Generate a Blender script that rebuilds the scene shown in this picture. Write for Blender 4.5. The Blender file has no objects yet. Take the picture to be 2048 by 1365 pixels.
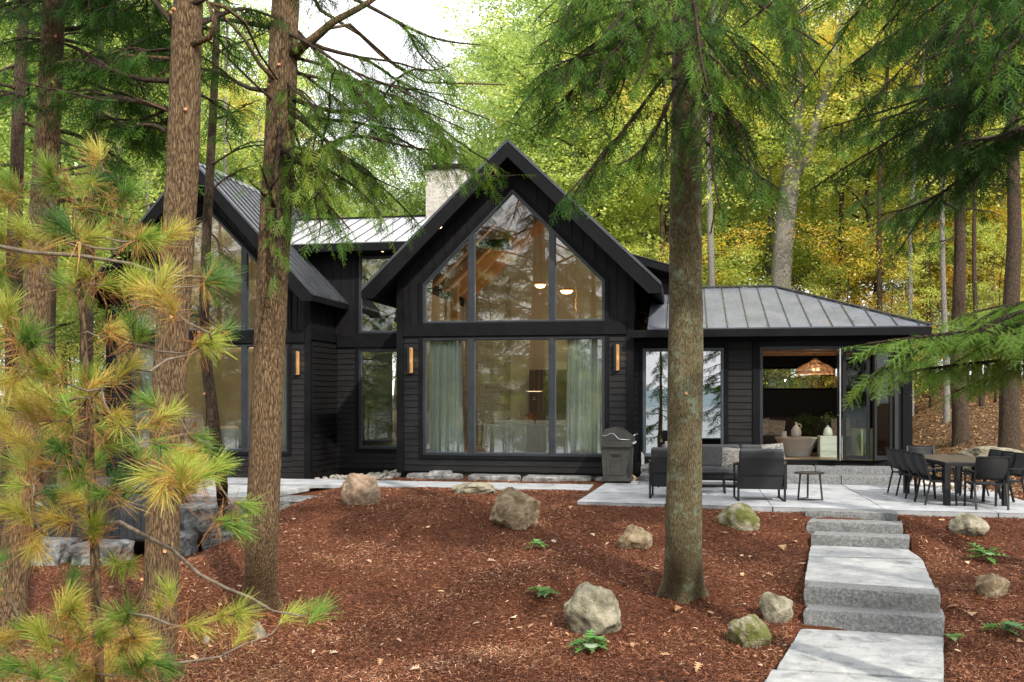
import bpy, math, random
import numpy as np
from mathutils import Vector, Matrix, noise
from mathutils.geometry import tessellate_polygon
random.seed(7); RNG = np.random.default_rng(7)
C = bpy.context.scene.collection
R = math.radians
# ------------------------------------------------------------------ camera maths
F = 1950.; HY = 790.; CH = 1.95
YAW = math.atan(346 / 1950.); cy, sy = math.cos(YAW), math.sin(YAW)
def W(px, py, d):
    u = (px - 1024) / F * d
    return Vector((cy * u - sy * d, sy * u + cy * d, CH + (HY - py) * d / F))
def dist(X, Y): return -sy * X + cy * Y
# ------------------------------------------------------------------ terrain
def sm(a, b, x):
    t = np.clip((np.asarray(x, float) - a) / (b - a), 0, 1); return t * t * (3 - 2 * t)
def path_axis(X, Y):                       # offset from the stone path's centre line in half widths
    l = np.interp(Y, [8.4, 9.96, 12.3, 13.1, 16.4, 17.0], [.35, .81, 1.41, 1.53, 2.0, 2.02]); r = np.interp(Y, [8.4, 10.2, 12.2, 12.9, 16.0, 17.0], [2.05, 2.52, 2.97, 3.06, 3.5, 3.4])
    return (X - (l + r) / 2) / ((r - l) / 2), Y
def T(X, Y, rough=True):
    X = np.asarray(X, float); Y = np.asarray(Y, float)
    pr = np.interp(Y, [-60, -30, -12, 5, 9, 11.3, 12.6, 13.6, 15.5, 17.2, 17.8, 22, 40], [-6.5, -5.2, -1.9, -1.15, -1.03, -.98, -.80, -.58, -.44, -.10, -.05, -.03, -.03])
    pl = np.interp(Y, [-60, -30, -12, 5, 12, 16, 19.5, 20.3, 24, 26, 40], [-6.5, -5.2, -1.9, -1.25, -1.1, -1.02, -.92, -.3, -.22, -.22, -.3])
    b = 1 - sm(-9.0, -7.0, X)
    z = pr * (1 - b) + pl * b
    wL = 1 - sm(-7.2, -6.6, X)
    z = z - .13 * wL * sm(21.8, 22.6, Y)
    hr = (.10 * np.clip(Y - 23.0, 0, 17) + .03 * np.clip(Y - 40, 0, 40)) * sm(5.3, 8.0, X)
    z = z + hr + .6 * sm(6.6, 9.5, X) * sm(20.5, 24.5, Y)
    hb = np.clip(Y - 33, 0, 60) * (.035 + .05 * sm(-8, 4, X)) * (1 - sm(5.3, 8, X))
    z = z + hb
    o, l = path_axis(X, Y)
    m = (1 - sm(1.0, 1.12, np.abs(o))) * sm(8.4, 8.6, Y) * (1 - sm(16.8, 17, Y))
    sl = np.interp(Y, [9, 12.1, 12.5, 13.0, 15.8, 16.2, 17], [-1.05, -1.05, -.85, -.62, -.6, -.5, -.2])
    z = np.where(m > 0, np.minimum(z, sl * m + z * (1 - m)), z)
    if rough:
        z = z + .035 * np.sin(X * 1.3 + 2.1 * np.sin(Y * .9)) * np.sin(Y * 1.6 + 1.4 * np.sin(X * 1.1)) * (1 - sm(16.2, 17.4, Y)) * (np.abs(o) > 1.25)
        z = z + .018 * np.sin(X * 2.1 + 1.3 * np.sin(Y * 1.7)) * np.sin(Y * 2.7 + X * .6) + .03 * np.sin(X * .7 + 2) * np.sin(Y * .9 + 1) * (1 - sm(17.0, 17.6, Y))
    return z
def Tz(x, y): return float(T(x, y))
def G(px, py):
    d0 = 3.0
    for i in range(4000):
        p = W(px, py, d0)
        if p.z < Tz(p.x, p.y): return p
        d0 += .03
    return W(px, py, 60)
# ------------------------------------------------------------------ object helpers
def tag(o, label=None, cat=None, group=None, kind=None):
    if label: o['label'] = label
    if cat: o['category'] = cat
    if group: o['group'] = group
    if kind: o['kind'] = kind
    return o
def empty(name, loc=(0, 0, 0), rz=0, label=None, cat=None, group=None):
    o = bpy.data.objects.new(name, None); C.objects.link(o)
    o.location = loc; o.rotation_euler = (0, 0, rz); o.empty_display_size = .1
    return tag(o, label, cat, group)
def np_mesh(name, V, Fc, mat, parent=None, tint=None, smooth=False):
    me = bpy.data.meshes.new(name); V = np.asarray(V, np.float32); Fc = np.asarray(Fc, np.int32); k = Fc.shape[1]
    me.vertices.add(len(V)); me.vertices.foreach_set('co', V.ravel())
    me.loops.add(Fc.size); me.loops.foreach_set('vertex_index', Fc.ravel())
    me.polygons.add(len(Fc)); me.polygons.foreach_set('loop_start', np.arange(0, Fc.size, k, dtype=np.int32))
    me.update(calc_edges=True)
    if smooth: me.polygons.foreach_set('use_smooth', np.ones(len(Fc), bool))
    if tint is not None:
        a = me.attributes.new('tint', 'FLOAT', 'POINT'); a.data.foreach_set('value', np.asarray(tint, np.float32))
    me.materials.append(mat)
    o = bpy.data.objects.new(name, me); C.objects.link(o)
    if parent: o.parent = parent
    return o
class MB:
    def __init__(s): s.v = []; s.f = []
    def add(s, vs, fs):
        b = len(s.v); s.v += [tuple(v) for v in vs]; s.f += [tuple(i + b for i in f) for f in fs]; return s
    def box(s, x0, x1, y0, y1, z0, z1, M=None):
        vs = [(x, y, z) for x in (x0, x1) for y in (y0, y1) for z in (z0, z1)]
        if M is not None: vs = [M @ Vector(v) for v in vs]
        return s.add(vs, [(0, 1, 3, 2), (4, 6, 7, 5), (0, 4, 5, 1), (2, 3, 7, 6), (0, 2, 6, 4), (1, 5, 7, 3)])
    def bar(s, a, b, w, h=None, up=(0, 0, 1)):
        a = Vector(a); b = Vector(b); h = h or w; d = (b - a).normalized(); up = Vector(up)
        if abs(d.dot(up)) > .99: up = Vector((0, 1, 0))
        r = d.cross(up).normalized() * w / 2; u = r.cross(d).normalized() * h / 2
        return s.add([a - r - u, a + r - u, a + r + u, a - r + u, b - r - u, b + r - u, b + r + u, b - r + u],
                     [(0, 3, 2, 1), (4, 5, 6, 7), (0, 1, 5, 4), (1, 2, 6, 5), (2, 3, 7, 6), (3, 0, 4, 7)])
    def extrude(s, poly, holes, fn, c0, c1):
        loops = [poly] + list(holes); flat = [p for l in loops for p in l]; n = len(flat)
        tri = tessellate_polygon([[Vector((p[0], p[1], 0)) for p in l] for l in loops])
        vs = [fn(p[0], p[1], c0) for p in flat] + [fn(p[0], p[1], c1) for p in flat]
        fs = [tuple(t) for t in tri] + [tuple(i + n for i in reversed(t)) for t in tri]; b = 0
        for l in loops:
            m = len(l)
            for i in range(m): fs.append((b + i, b + (i + 1) % m, b + (i + 1) % m + n, b + i + n))
            b += m
        return s.add(vs, fs)
    def tube(s, pts, rad, n=8, cap=True):
        pts = [Vector(p) for p in pts]; m = len(pts)
        if not hasattr(rad, '__len__'): rad = [rad] * m
        prev = None; vs = []
        for i, p in enumerate(pts):
            t = (pts[min(i + 1, m - 1)] - pts[max(i - 1, 0)]).normalized()
            if prev is None: prev = t.orthogonal().normalized()
            prev = (prev - t * prev.dot(t)).normalized(); q = t.cross(prev)
            for k in range(n):
                a = 2 * math.pi * k / n; vs.append(p + (prev * math.cos(a) + q * math.sin(a)) * rad[i])
        fs = [(i * n + k, i * n + (k + 1) % n, (i + 1) * n + (k + 1) % n, (i + 1) * n + k) for i in range(m - 1) for k in range(n)]
        if cap: fs += [tuple(reversed(range(n))), tuple(range((m - 1) * n, m * n))]
        return s.add(vs, fs)
    def lathe(s, prof, c=(0, 0, 0), n=24, close=False):
        vs = [(c[0] + r * math.cos(2 * math.pi * k / n), c[1] + r * math.sin(2 * math.pi * k / n), c[2] + z) for r, z in prof for k in range(n)]
        m = len(prof)
        fs = [(i * n + k, i * n + (k + 1) % n, (i + 1) * n + (k + 1) % n, (i + 1) * n + k) for i in range(m - 1) for k in range(n)]
        if close: fs += [tuple(reversed(range(n))), tuple(range((m - 1) * n, m * n))]
        return s.add(vs, fs)
    def build(s, name, mat, parent=None, smooth=False, bevel=0, seg=2):
        me = bpy.data.meshes.new(name); me.from_pydata(s.v, [], s.f); me.materials.append(mat)
        me.update()
        if smooth: me.polygons.foreach_set('use_smooth', [True] * len(me.polygons))
        o = bpy.data.objects.new(name, me); C.objects.link(o)
        if parent: o.parent = parent
        if bevel:
            m = o.modifiers.new('b', 'BEVEL'); m.width = bevel; m.segments = seg; m.limit_method = 'ANGLE'; m.angle_limit = R(40)
            if smooth is False and seg > 1: me.polygons.foreach_set('use_smooth', [True] * len(me.polygons)); m.harden_normals = True
        return o
def copy_tree(o, parent=None):
    c = o.copy(); C.objects.link(c); c.parent = parent
    for ch in list(o.children): copy_tree(ch, c)
    return c
# ------------------------------------------------------------------ materials
def lin(c): return tuple((x / 12.92 if x <= .04045 else ((x + .055) / 1.055) ** 2.4) for x in c)
def newmat(name):
    m = bpy.data.materials.new(name); m.use_nodes = True; nt = m.node_tree; nt.nodes.clear()
    out = nt.nodes.new('ShaderNodeOutputMaterial'); return m, nt, out
def nd(nt, t, **kw):
    n = nt.nodes.new(t)
    for k, v in kw.items():
        if k.startswith('i_'):
            key = k[2:]; n.inputs[int(key) if key.isdigit() else key.replace('_', ' ')].default_value = v
        else: setattr(n, k, v)
    return n
def ramp(nt, fac, stops):
    r = nd(nt, 'ShaderNodeValToRGB'); e = r.color_ramp.elements
    while len(e) < len(stops): e.new(.5)
    for x, (p, c) in zip(e, stops): x.position = p; x.color = (*c[:3], 1)
    nt.links.new(fac, r.inputs[0]); return r.outputs[0]
def surf(name, stops, scale=8, rough=.6, bump=.2, bscale=40, stretch=(1, 1, 1), metal=0, spec=.5, detail=6, dist_=0.01, coord='Object', emit=None, rvar=.1, distortion=.3):
    """noise-coloured principled material; stops = [(pos,colour)...]"""
    m, nt, out = newmat(name); L = nt.links.new
    p = nd(nt, 'ShaderNodeBsdfPrincipled'); L(p.outputs[0], out.inputs[0])
    tc = nd(nt, 'ShaderNodeTexCoord'); mp = nd(nt, 'ShaderNodeMapping'); mp.inputs['Scale'].default_value = stretch
    L(tc.outputs[coord], mp.inputs[0])
    n1 = nd(nt, 'ShaderNodeTexNoise', i_Scale=scale, i_Detail=detail, i_Roughness=.62, i_Distortion=distortion); L(mp.outputs[0], n1.inputs['Vector'])
    L(ramp(nt, n1.outputs[0], stops), p.inputs['Base Color'])
    mr = nd(nt, 'ShaderNodeMapRange', i_3=max(.02, rough - rvar), i_4=min(1, rough + rvar)); L(n1.outputs[0], mr.inputs[0]); L(mr.outputs[0], p.inputs['Roughness'])
    p.inputs['Metallic'].default_value = metal; p.inputs['Specular IOR Level'].default_value = spec
    if bump:
        n2 = nd(nt, 'ShaderNodeTexNoise', i_Scale=bscale, i_Detail=5., i_Roughness=.65); L(mp.outputs[0], n2.inputs['Vector'])
        b = nd(nt, 'ShaderNodeBump', i_Strength=bump, i_Distance=dist_); L(n2.outputs[0], b.inputs['Height']); L(b.outputs[0], p.inputs['Normal'])
    if emit: p.inputs['Emission Color'].default_value = (*emit[0], 1); p.inputs['Emission Strength'].default_value = emit[1]
    return m
def two(a, b, lo=.35, hi=.65): return [(lo, a), (hi, b)]
def leafmat(name, stops, trans=.45, objvar=.3, gloss=.06):
    m, nt, out = newmat(name); L = nt.links.new
    at = nd(nt, 'ShaderNodeAttribute', attribute_name='tint'); oi = nd(nt, 'ShaderNodeObjectInfo')
    ma = nd(nt, 'ShaderNodeMath', operation='MULTIPLY_ADD', i_1=objvar, i_2=-objvar / 2); L(oi.outputs['Random'], ma.inputs[0])
    ad = nd(nt, 'ShaderNodeMath', operation='ADD', use_clamp=True); L(at.outputs['Fac'], ad.inputs[0]); L(ma.outputs[0], ad.inputs[1])
    col = ramp(nt, ad.outputs[0], stops)
    d = nd(nt, 'ShaderNodeBsdfDiffuse'); t = nd(nt, 'ShaderNodeBsdfTranslucent'); g = nd(nt, 'ShaderNodeBsdfGlossy', i_Roughness=.4)
    L(col, d.inputs[0]); L(col, t.inputs[0])
    m1 = nd(nt, 'ShaderNodeMixShader', i_0=trans); L(d.outputs[0], m1.inputs[1]); L(t.outputs[0], m1.inputs[2])
    m2 = nd(nt, 'ShaderNodeMixShader', i_0=gloss); L(m1.outputs[0], m2.inputs[1]); L(g.outputs[0], m2.inputs[2]); L(m2.outputs[0], out.inputs[0])
    return m
def glassmat(name, base=.2, tint=(.8, .86, .84), wav=.0):
    m, nt, out = newmat(name); L = nt.links.new
    tr = nd(nt, 'ShaderNodeBsdfTransparent'); tr.inputs[0].default_value = (*tint, 1)
    gl = nd(nt, 'ShaderNodeBsdfGlossy', i_Roughness=0.0); fr = nd(nt, 'ShaderNodeFresnel', i_IOR=1.5)
    ma = nd(nt, 'ShaderNodeMath', operation='MULTIPLY_ADD', i_1=1.0, i_2=base, use_clamp=True); L(fr.outputs[0], ma.inputs[0])
    if wav:
        tc = nd(nt, 'ShaderNodeTexCoord'); n = nd(nt, 'ShaderNodeTexNoise', i_Scale=1.1, i_Detail=2.); L(tc.outputs['Object'], n.inputs['Vector'])
        b = nd(nt, 'ShaderNodeBump', i_Strength=1., i_Distance=wav); L(n.outputs[0], b.inputs['Height']); L(b.outputs[0], gl.inputs['Normal'])
    mx = nd(nt, 'ShaderNodeMixShader'); L(ma.outputs[0], mx.inputs[0]); L(tr.outputs[0], mx.inputs[1]); L(gl.outputs[0], mx.inputs[2]); L(mx.outputs[0], out.inputs[0])
    return m
def emis(name, col, s):
    m, nt, out = newmat(name); e = nd(nt, 'ShaderNodeEmission', i_Strength=s); e.inputs[0].default_value = (*col, 1); nt.links.new(e.outputs[0], out.inputs[0]); return m
def barkmat(name, dark, mid, light, sc=1., lichen=None, lic_amt=.55, ridge=9.):
    m, nt, out = newmat(name); L = nt.links.new
    p = nd(nt, 'ShaderNodeBsdfPrincipled', i_Roughness=.9); p.inputs['Specular IOR Level'].default_value = .2; L(p.outputs[0], out.inputs[0])
    tc = nd(nt, 'ShaderNodeTexCoord'); mp = nd(nt, 'ShaderNodeMapping'); mp.inputs['Scale'].default_value = (1, 1, .22); L(tc.outputs['Object'], mp.inputs[0])
    n0 = nd(nt, 'ShaderNodeTexNoise', i_Scale=5., i_Detail=3.); L(mp.outputs[0], n0.inputs['Vector'])
    mx = nd(nt, 'ShaderNodeMix', data_type='VECTOR'); mx.inputs[0].default_value = .08; L(mp.outputs[0], mx.inputs[4]); L(n0.outputs[1], mx.inputs[5])
    v = nd(nt, 'ShaderNodeTexVoronoi', feature='DISTANCE_TO_EDGE', i_Scale=ridge * 4.6 * sc); L(mx.outputs[1], v.inputs['Vector'])
    n = nd(nt, 'ShaderNodeTexNoise', i_Scale=ridge * 7.5 * sc, i_Detail=9., i_Roughness=.78); L(mx.outputs[1], n.inputs['Vector'])
    vr = nd(nt, 'ShaderNodeMapRange', i_1=0., i_2=.22); L(v.outputs[0], vr.inputs[0])
    h = nd(nt, 'ShaderNodeMath', operation='MULTIPLY_ADD', i_1=.15); L(vr.outputs[0], h.inputs[0])
    nh = nd(nt, 'ShaderNodeMath', operation='MULTIPLY', i_1=1.0); L(n.outputs[0], nh.inputs[0]); L(nh.outputs[0], h.inputs[2])
    col = ramp(nt, h.outputs[0], [(.42, dark), (.58, mid), (.80, light)])
    if lichen:
        n2 = nd(nt, 'ShaderNodeTexNoise', i_Scale=6., i_Detail=9., i_Roughness=.78); L(tc.outputs['Object'], n2.inputs['Vector'])
        mr = nd(nt, 'ShaderNodeMapRange', i_1=lic_amt, i_2=lic_amt + .06); L(n2.outputs[0], mr.inputs[0])
        mc = nd(nt, 'ShaderNodeMix', data_type='RGBA'); L(mr.outputs[0], mc.inputs[0]); L(col, mc.inputs[6]); mc.inputs[7].default_value = (*lichen, 1); col = mc.outputs[2]
    L(col, p.inputs['Base Color'])
    b = nd(nt, 'ShaderNodeBump', i_Strength=1., i_Distance=.05); L(h.outputs[0], b.inputs['Height']); L(b.outputs[0], p.inputs['Normal'])
    return m
M = {}
M['black'] = surf('black_stain', two((.0035, .0035, .0045), (.007, .007, .0085)), 3, .65, .5, 60, stretch=(1, 1, 1), dist_=.003, spec=.12)
M['blackv'] = surf('black_boards', two((.004, .004, .0048), (.0078, .0076, .0088)), 3, .6, .5, 50, stretch=(6, 6, .6), dist_=.003, spec=.2)
M['blackh'] = surf('black_laps', two((.0045, .0045, .0052), (.0125, .0118, .0125)), 5, .58, .6, 60, stretch=(.6, .6, 6), dist_=.003, spec=.24)
M['frame'] = surf('window_metal', two((.013, .016, .021), (.020, .024, .030)), 4, .42, 0)
M['framel'] = surf('grey_window_metal', two((.05, .065, .085), (.07, .085, .105)), 4, .4, 0)
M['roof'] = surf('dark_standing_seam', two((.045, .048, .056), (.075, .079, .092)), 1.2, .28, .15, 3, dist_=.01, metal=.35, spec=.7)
M['roofl'] = surf('weathered_skylit_seam', [(.3, (.10, .11, .14)), (.6, (.145, .157, .19)), (.80, (.20, .15, .12))], 1.6, .36, .12, 3, dist_=.01, metal=.1, spec=.4)  # sky reflection put into the pale bluish base; browner patches are weathering
M['roofw'] = surf('skylit_standing_seam', [(.3, (.36, .36, .40)), (.6, (.48, .47, .50)), (.8, (.46, .34, .25))], 1.6, .3, .12, 3, dist_=.01, metal=.3, spec=.8)  # whitened base colour stands in for sky reflected off the metal
M['glass'] = glassmat('window_glass', .07, (.97, .985, .97), .0006)
M['glassw'] = glassmat('reflective_glass', .30, (.42, .47, .5), .0008)
M['glassd'] = glassmat('door_glass', -.015, (.8, .85, .8))
M['concrete'] = surf('patio_stone', [(.28, (.14, .147, .16)), (.42, (.26, .27, .285)), (.6, (.33, .34, .355)), (.75, (.42, .42, .41))], 2.6, .8, .5, 30, dist_=.01, detail=9)
M['slab'] = surf('walk_slab', [(.30, (.13, .135, .14)), (.45, (.26, .27, .275)), (.6, (.33, .335, .335)), (.72, (.43, .43, .41))], 3.4, .85, .7, 18, dist_=.015, detail=12, distortion=.8)
M['armour'] = surf('armour_stone', [(.3, (.07, .07, .072)), (.5, (.17, .17, .17)), (.7, (.36, .355, .33))], 6, .9, 1., 14, dist_=.04, detail=10)
M['step'] = surf('step_stone', [(.3, (.085, .088, .09)), (.5, (.16, .165, .168)), (.7, (.27, .27, .26))], 26, .9, 1., 55, dist_=.02, detail=10)
M['rocktan'] = surf('tan_boulder', [(.32, (.085, .055, .03)), (.47, (.21, .15, .085)), (.66, (.36, .29, .19))], 6, .9, 1., 34, dist_=.03, detail=10, distortion=1.)
M['rockpink'] = surf('pink_boulder', [(.32, (.12, .075, .042)), (.5, (.25, .17, .11)), (.68, (.36, .28, .21))], 6, .9, 1., 34, dist_=.03, detail=10, distortion=1.)
M['rockgrey'] = surf('grey_boulder', [(.32, (.08, .072, .05)), (.47, (.195, .175, .12)), (.66, (.34, .31, .23))], 6, .9, 1., 34, dist_=.03, detail=10)
M['rockmoss'] = surf('mossy_boulder', [(.38, (.30, .27, .21)), (.46, (.20, .18, .10)), (.55, (.10, .11, .025)), (.75, (.14, .15, .03))], 5, .95, 1., 34, dist_=.035, detail=10)
M['pebble'] = surf('river_stone', [(.3, (.22, .20, .18)), (.5, (.42, .38, .33)), (.7, (.60, .57, .52))], 2.5, .7, .3, 20, dist_=.005, coord='Generated')
M['metal'] = surf('black_aluminium', two((.006, .0065, .008), (.011, .0115, .0135)), 4, .5, 0, spec=.3)
M['sling'] = surf('black_sling', two((.006, .0065, .008), (.011, .012, .014)), 30, .75, .6, 300, dist_=.002)
M['slate'] = surf('slate_tabletop', two((.04, .03, .023), (.075, .055, .042)), 6, .45, .3, 40, stretch=(1, .2, 1), dist_=.002)
M['cush'] = surf('charcoal_cushion', two((.026, .027, .030), (.042, .043, .048)), 12, .9, .5, 260, dist_=.003)
M['teak'] = surf('teak', two((.22, .11, .05), (.32, .17, .08)), 12, .5, .2, 60)
M['grill'] = surf('grill_metal', two((.038, .037, .035), (.055, .054, .05)), 3, .42, .1, 40, metal=.3)
M['white'] = surf('white_paint', two((.72, .72, .70), (.80, .80, .78)), 4, .5, 0)
M['wallin'] = surf('interior_wall', two((.50, .45, .37), (.56, .51, .43)), 2, .8, 0)
M['ceil'] = surf('interior_ceiling', two((.62, .55, .44), (.68, .61, .5)), 2, .8, 0)
M['floor'] = surf('oak_floor', two((.30, .21, .13), (.42, .31, .2)), 6, .45, .1, 30, stretch=(.3, 4, 1))
M['timber'] = surf('timber', two((.44, .21, .09), (.62, .33, .15)), 6, .5, .3, 40, stretch=(3, .5, 3))
M['curtain'] = surf('sage_curtain', two((.76, .84, .80), (.84, .90, .87)), 3, .9, .2, 90)
M['sofaw'] = surf('white_linen', two((.55, .55, .51), (.64, .64, .60)), 8, .9, .3, 150)
M['sofad'] = surf('dark_linen', two((.045, .038, .036), (.065, .056, .053)), 8, .9, .3, 150)
M['pillow'] = surf('cream_pillow', [(.4, (.42, .35, .30)), (.55, (.66, .60, .55)), (.7, (.72, .68, .62))], 14, .9, .4, 60)
M['plaster'] = surf('pale_plaster', two((.50, .46, .42), (.60, .56, .52)), 3, .6, .1, 20)
M['onyx'] = surf('onyx', [(.3, (.36, .40, .36)), (.5, (.60, .62, .56)), (.7, (.70, .70, .66))], 3, .4, 0, stretch=(.5, .5, 3))
M['brass'] = surf('brass', two((.55, .33, .12), (.65, .40, .16)), 8, .32, 0, metal=1)
M['ceramic'] = surf('white_ceramic', two((.62, .58, .54), (.72, .68, .64)), 8, .45, .1, 30)
M['rattan'] = surf('rattan', two((.34, .19, .11), (.52, .31, .18)), 40, .7, .8, 160, stretch=(1, 1, 3), dist_=.005)
M['darkwall'] = surf('black_interior', two((.010, .0095, .010), (.015, .014, .014)), 3, .7, .3, 30, stretch=(.5, .5, 5))
M['galv'] = surf('galvanised', two((.35, .36, .38), (.5, .51, .53)), 6, .35, 0, metal=.9)
M['tub'] = surf('tub_panel', two((.035, .038, .043), (.05, .054, .06)), 5, .5, .1, 30)
M['rope'] = surf('knitted_stripe', [(.44, (.04, .04, .04)), (.47, (.22, .21, .19)), (.53, (.26, .245, .225)), (.56, (.05, .05, .05))], 6, .95, .8, 120, stretch=(1.5, 1., 9), dist_=.006)
M['lamp'] = emis('warm_lamp', (1., .62, .30), 4.5)
M['lampsoft'] = emis('soft_lamp', (1., .72, .42), 2.5)
M['ledbar'] = emis('sconce_glow', (1., .50, .18), .55)
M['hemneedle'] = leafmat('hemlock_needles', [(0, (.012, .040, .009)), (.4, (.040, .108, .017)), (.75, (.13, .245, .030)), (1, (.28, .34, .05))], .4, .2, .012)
M['hemlight'] = leafmat('sunlit_hemlock_needles', [(0, (.07, .15, .02)), (.5, (.15, .27, .04)), (1, (.30, .40, .08))], .45, .1, .015)  # brighter copy of the needle colour with sunlight put into it
M['pineneedle'] = leafmat('white_pine_needles', [(0, (.045, .12, .035)), (.3, (.13, .26, .045)), (.55, (.36, .44, .07)), (.8, (.60, .40, .10)), (1, (.38, .18, .06))], .3, 0, .02)
M['leafgreen'] = leafmat('green_leaves', [(0, (.13, .22, .05)), (.4, (.32, .46, .11)), (.75, (.56, .66, .16)), (1, (.72, .68, .20))], .55, .4)
M['leaflime'] = leafmat('yellow_green_leaves', [(0, (.25, .35, .07)), (.4, (.54, .64, .13)), (.75, (.74, .76, .17)), (1, (.84, .66, .16))], .55, .4)
M['leafgold'] = leafmat('golden_leaves', [(0, (.42, .50, .08)), (.35, (.74, .70, .10)), (.7, (.88, .64, .09)), (1, (.80, .38, .07))], .55, .4)
M['leafdark'] = leafmat('understory_leaves', [(0, (.06, .11, .025)), (.5, (.18, .28, .05)), (1, (.42, .48, .08))], .45, .3)
M['oakgreen'] = leafmat('seedling_leaves', [(0, (.06, .17, .03)), (1, (.13, .30, .05))], .35, .2)
M['fallen'] = leafmat('fallen_leaf', [(0, (.36, .20, .10)), (.5, (.55, .36, .20)), (1, (.62, .50, .36))], .1, 1.)
M['mulchbit'] = leafmat('shredded_bark', [(0, (.022, .010, .007)), (.3, (.098, .035, .019)), (.6, (.205, .077, .038)), (.88, (.34, .15, .075)), (1, (.58, .40, .27))], 0, 0, .03)
M['litter'] = leafmat('leaf_litter', [(0, (.06, .035, .02)), (.5, (.20, .11, .055)), (1, (.42, .28, .15))], .05, 0, .02)
M['barkred'] = barkmat('furrowed_red_bark', (.028, .016, .009), (.15, .094, .050), (.38, .27, .155))
M['barkgrey'] = barkmat('lichen_bark', (.035, .030, .017), (.15, .118, .062), (.29, .255, .15), 1.4, (.21, .25, .17), .535)
M['barkdark'] = barkmat('dark_bark', (.018, .012, .008), (.07, .047, .032), (.15, .11, .075))
M['barkpale'] = barkmat('pale_bark', (.10, .09, .075), (.24, .22, .19), (.42, .40, .36), 1.2, (.16, .17, .12), .6)
M['twig'] = surf('twig', two((.09, .065, .045), (.20, .16, .12)), 20, .9, .5, 60)
M['sawn'] = surf('cut_branch_end', two((.36, .16, .07), (.5, .26, .12)), 20, .8, 0)
# ground
def ground_mat():
    m, nt, out = newmat('bark_mulch_ground'); L = nt.links.new
    p = nd(nt, 'ShaderNodeBsdfPrincipled', i_Roughness=.95); p.inputs['Specular IOR Level'].default_value = .15; L(p.outputs[0], out.inputs[0])
    tc = nd(nt, 'ShaderNodeTexCoord')
    n = nd(nt, 'ShaderNodeTexNoise', i_Scale=38., i_Detail=8., i_Roughness=.75, i_Distortion=1.5); L(tc.outputs['Object'], n.inputs['Vector'])
    mulch = ramp(nt, n.outputs[0], [(.3, (.016, .008, .005)), (.5, (.095, .032, .015)), (.72, (.23, .08, .036))])
    n2 = nd(nt, 'ShaderNodeTexNoise', i_Scale=9., i_Detail=9., i_Roughness=.75); L(tc.outputs['Object'], n2.inputs['Vector'])
    lit = ramp(nt, n2.outputs[0], [(.3, (.04, .025, .014)), (.5, (.13, .075, .04)), (.7, (.30, .19, .10))])
    at = nd(nt, 'ShaderNodeAttribute', attribute_name='tint')
    mx = nd(nt, 'ShaderNodeMix', data_type='RGBA'); L(at.outputs['Fac'], mx.inputs[0]); L(mulch, mx.inputs[6]); L(lit, mx.inputs[7]); L(mx.outputs[2], p.inputs['Base Color'])
    b = nd(nt, 'ShaderNodeBump', i_Strength=1., i_Distance=.03); L(n.outputs[0], b.inputs['Height']); L(b.outputs[0], p.inputs['Normal'])
    return m
M['ground'] = ground_mat()
def chimney_mat():
    m, nt, out = newmat('ashlar_stone'); L = nt.links.new
    p = nd(nt, 'ShaderNodeBsdfPrincipled', i_Roughness=.9); L(p.outputs[0], out.inputs[0])
    tc = nd(nt, 'ShaderNodeTexCoord'); sp = nd(nt, 'ShaderNodeSeparateXYZ'); cb = nd(nt, 'ShaderNodeCombineXYZ'); L(tc.outputs['Object'], sp.inputs[0])
    a = nd(nt, 'ShaderNodeMath', operation='ADD'); L(sp.outputs[0], a.inputs[0]); L(sp.outputs[1], a.inputs[1]); L(a.outputs[0], cb.inputs[0]); L(sp.outputs[2], cb.inputs[1])
    br = nd(nt, 'ShaderNodeTexBrick', offset=.37, squash=.7, squash_frequency=3); L(cb.outputs[0], br.inputs['Vector'])
    for k, v in (('Scale', 1.), ('Mortar Size', .012), ('Brick Width', .52), ('Row Height', .21), ('Bias', 0.), ('Mortar Smooth', .3)): br.inputs[k].default_value = v
    br.inputs['Color1'].default_value = (.50, .47, .42, 1); br.inputs['Color2'].default_value = (.36, .34, .30, 1); br.inputs['Mortar'].default_value = (.58, .56, .52, 1)
    n = nd(nt, 'ShaderNodeTexNoise', i_Scale=12., i_Detail=8.); L(tc.outputs['Object'], n.inputs['Vector'])
    mx = nd(nt, 'ShaderNodeMix', data_type='RGBA', blend_type='MULTIPLY'); mx.inputs[0].default_value = .7; L(br.outputs[0], mx.inputs[6]); L(ramp(nt, n.outputs[0], [(.3, (.62, .6, .56)), (.65, (1, 1, 1))]), mx.inputs[7]); L(mx.outputs[2], p.inputs['Base Color'])
    h = nd(nt, 'ShaderNodeMath', operation='SUBTRACT'); L(n.outputs[0], h.inputs[0]); L(br.outputs['Fac'], h.inputs[1])
    b = nd(nt, 'ShaderNodeBump', i_Strength=.8, i_Distance=.03); L(h.outputs[0], b.inputs['Height']); L(b.outputs[0], p.inputs['Normal'])
    return m
M['ashlar'] = chimney_mat()
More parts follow.
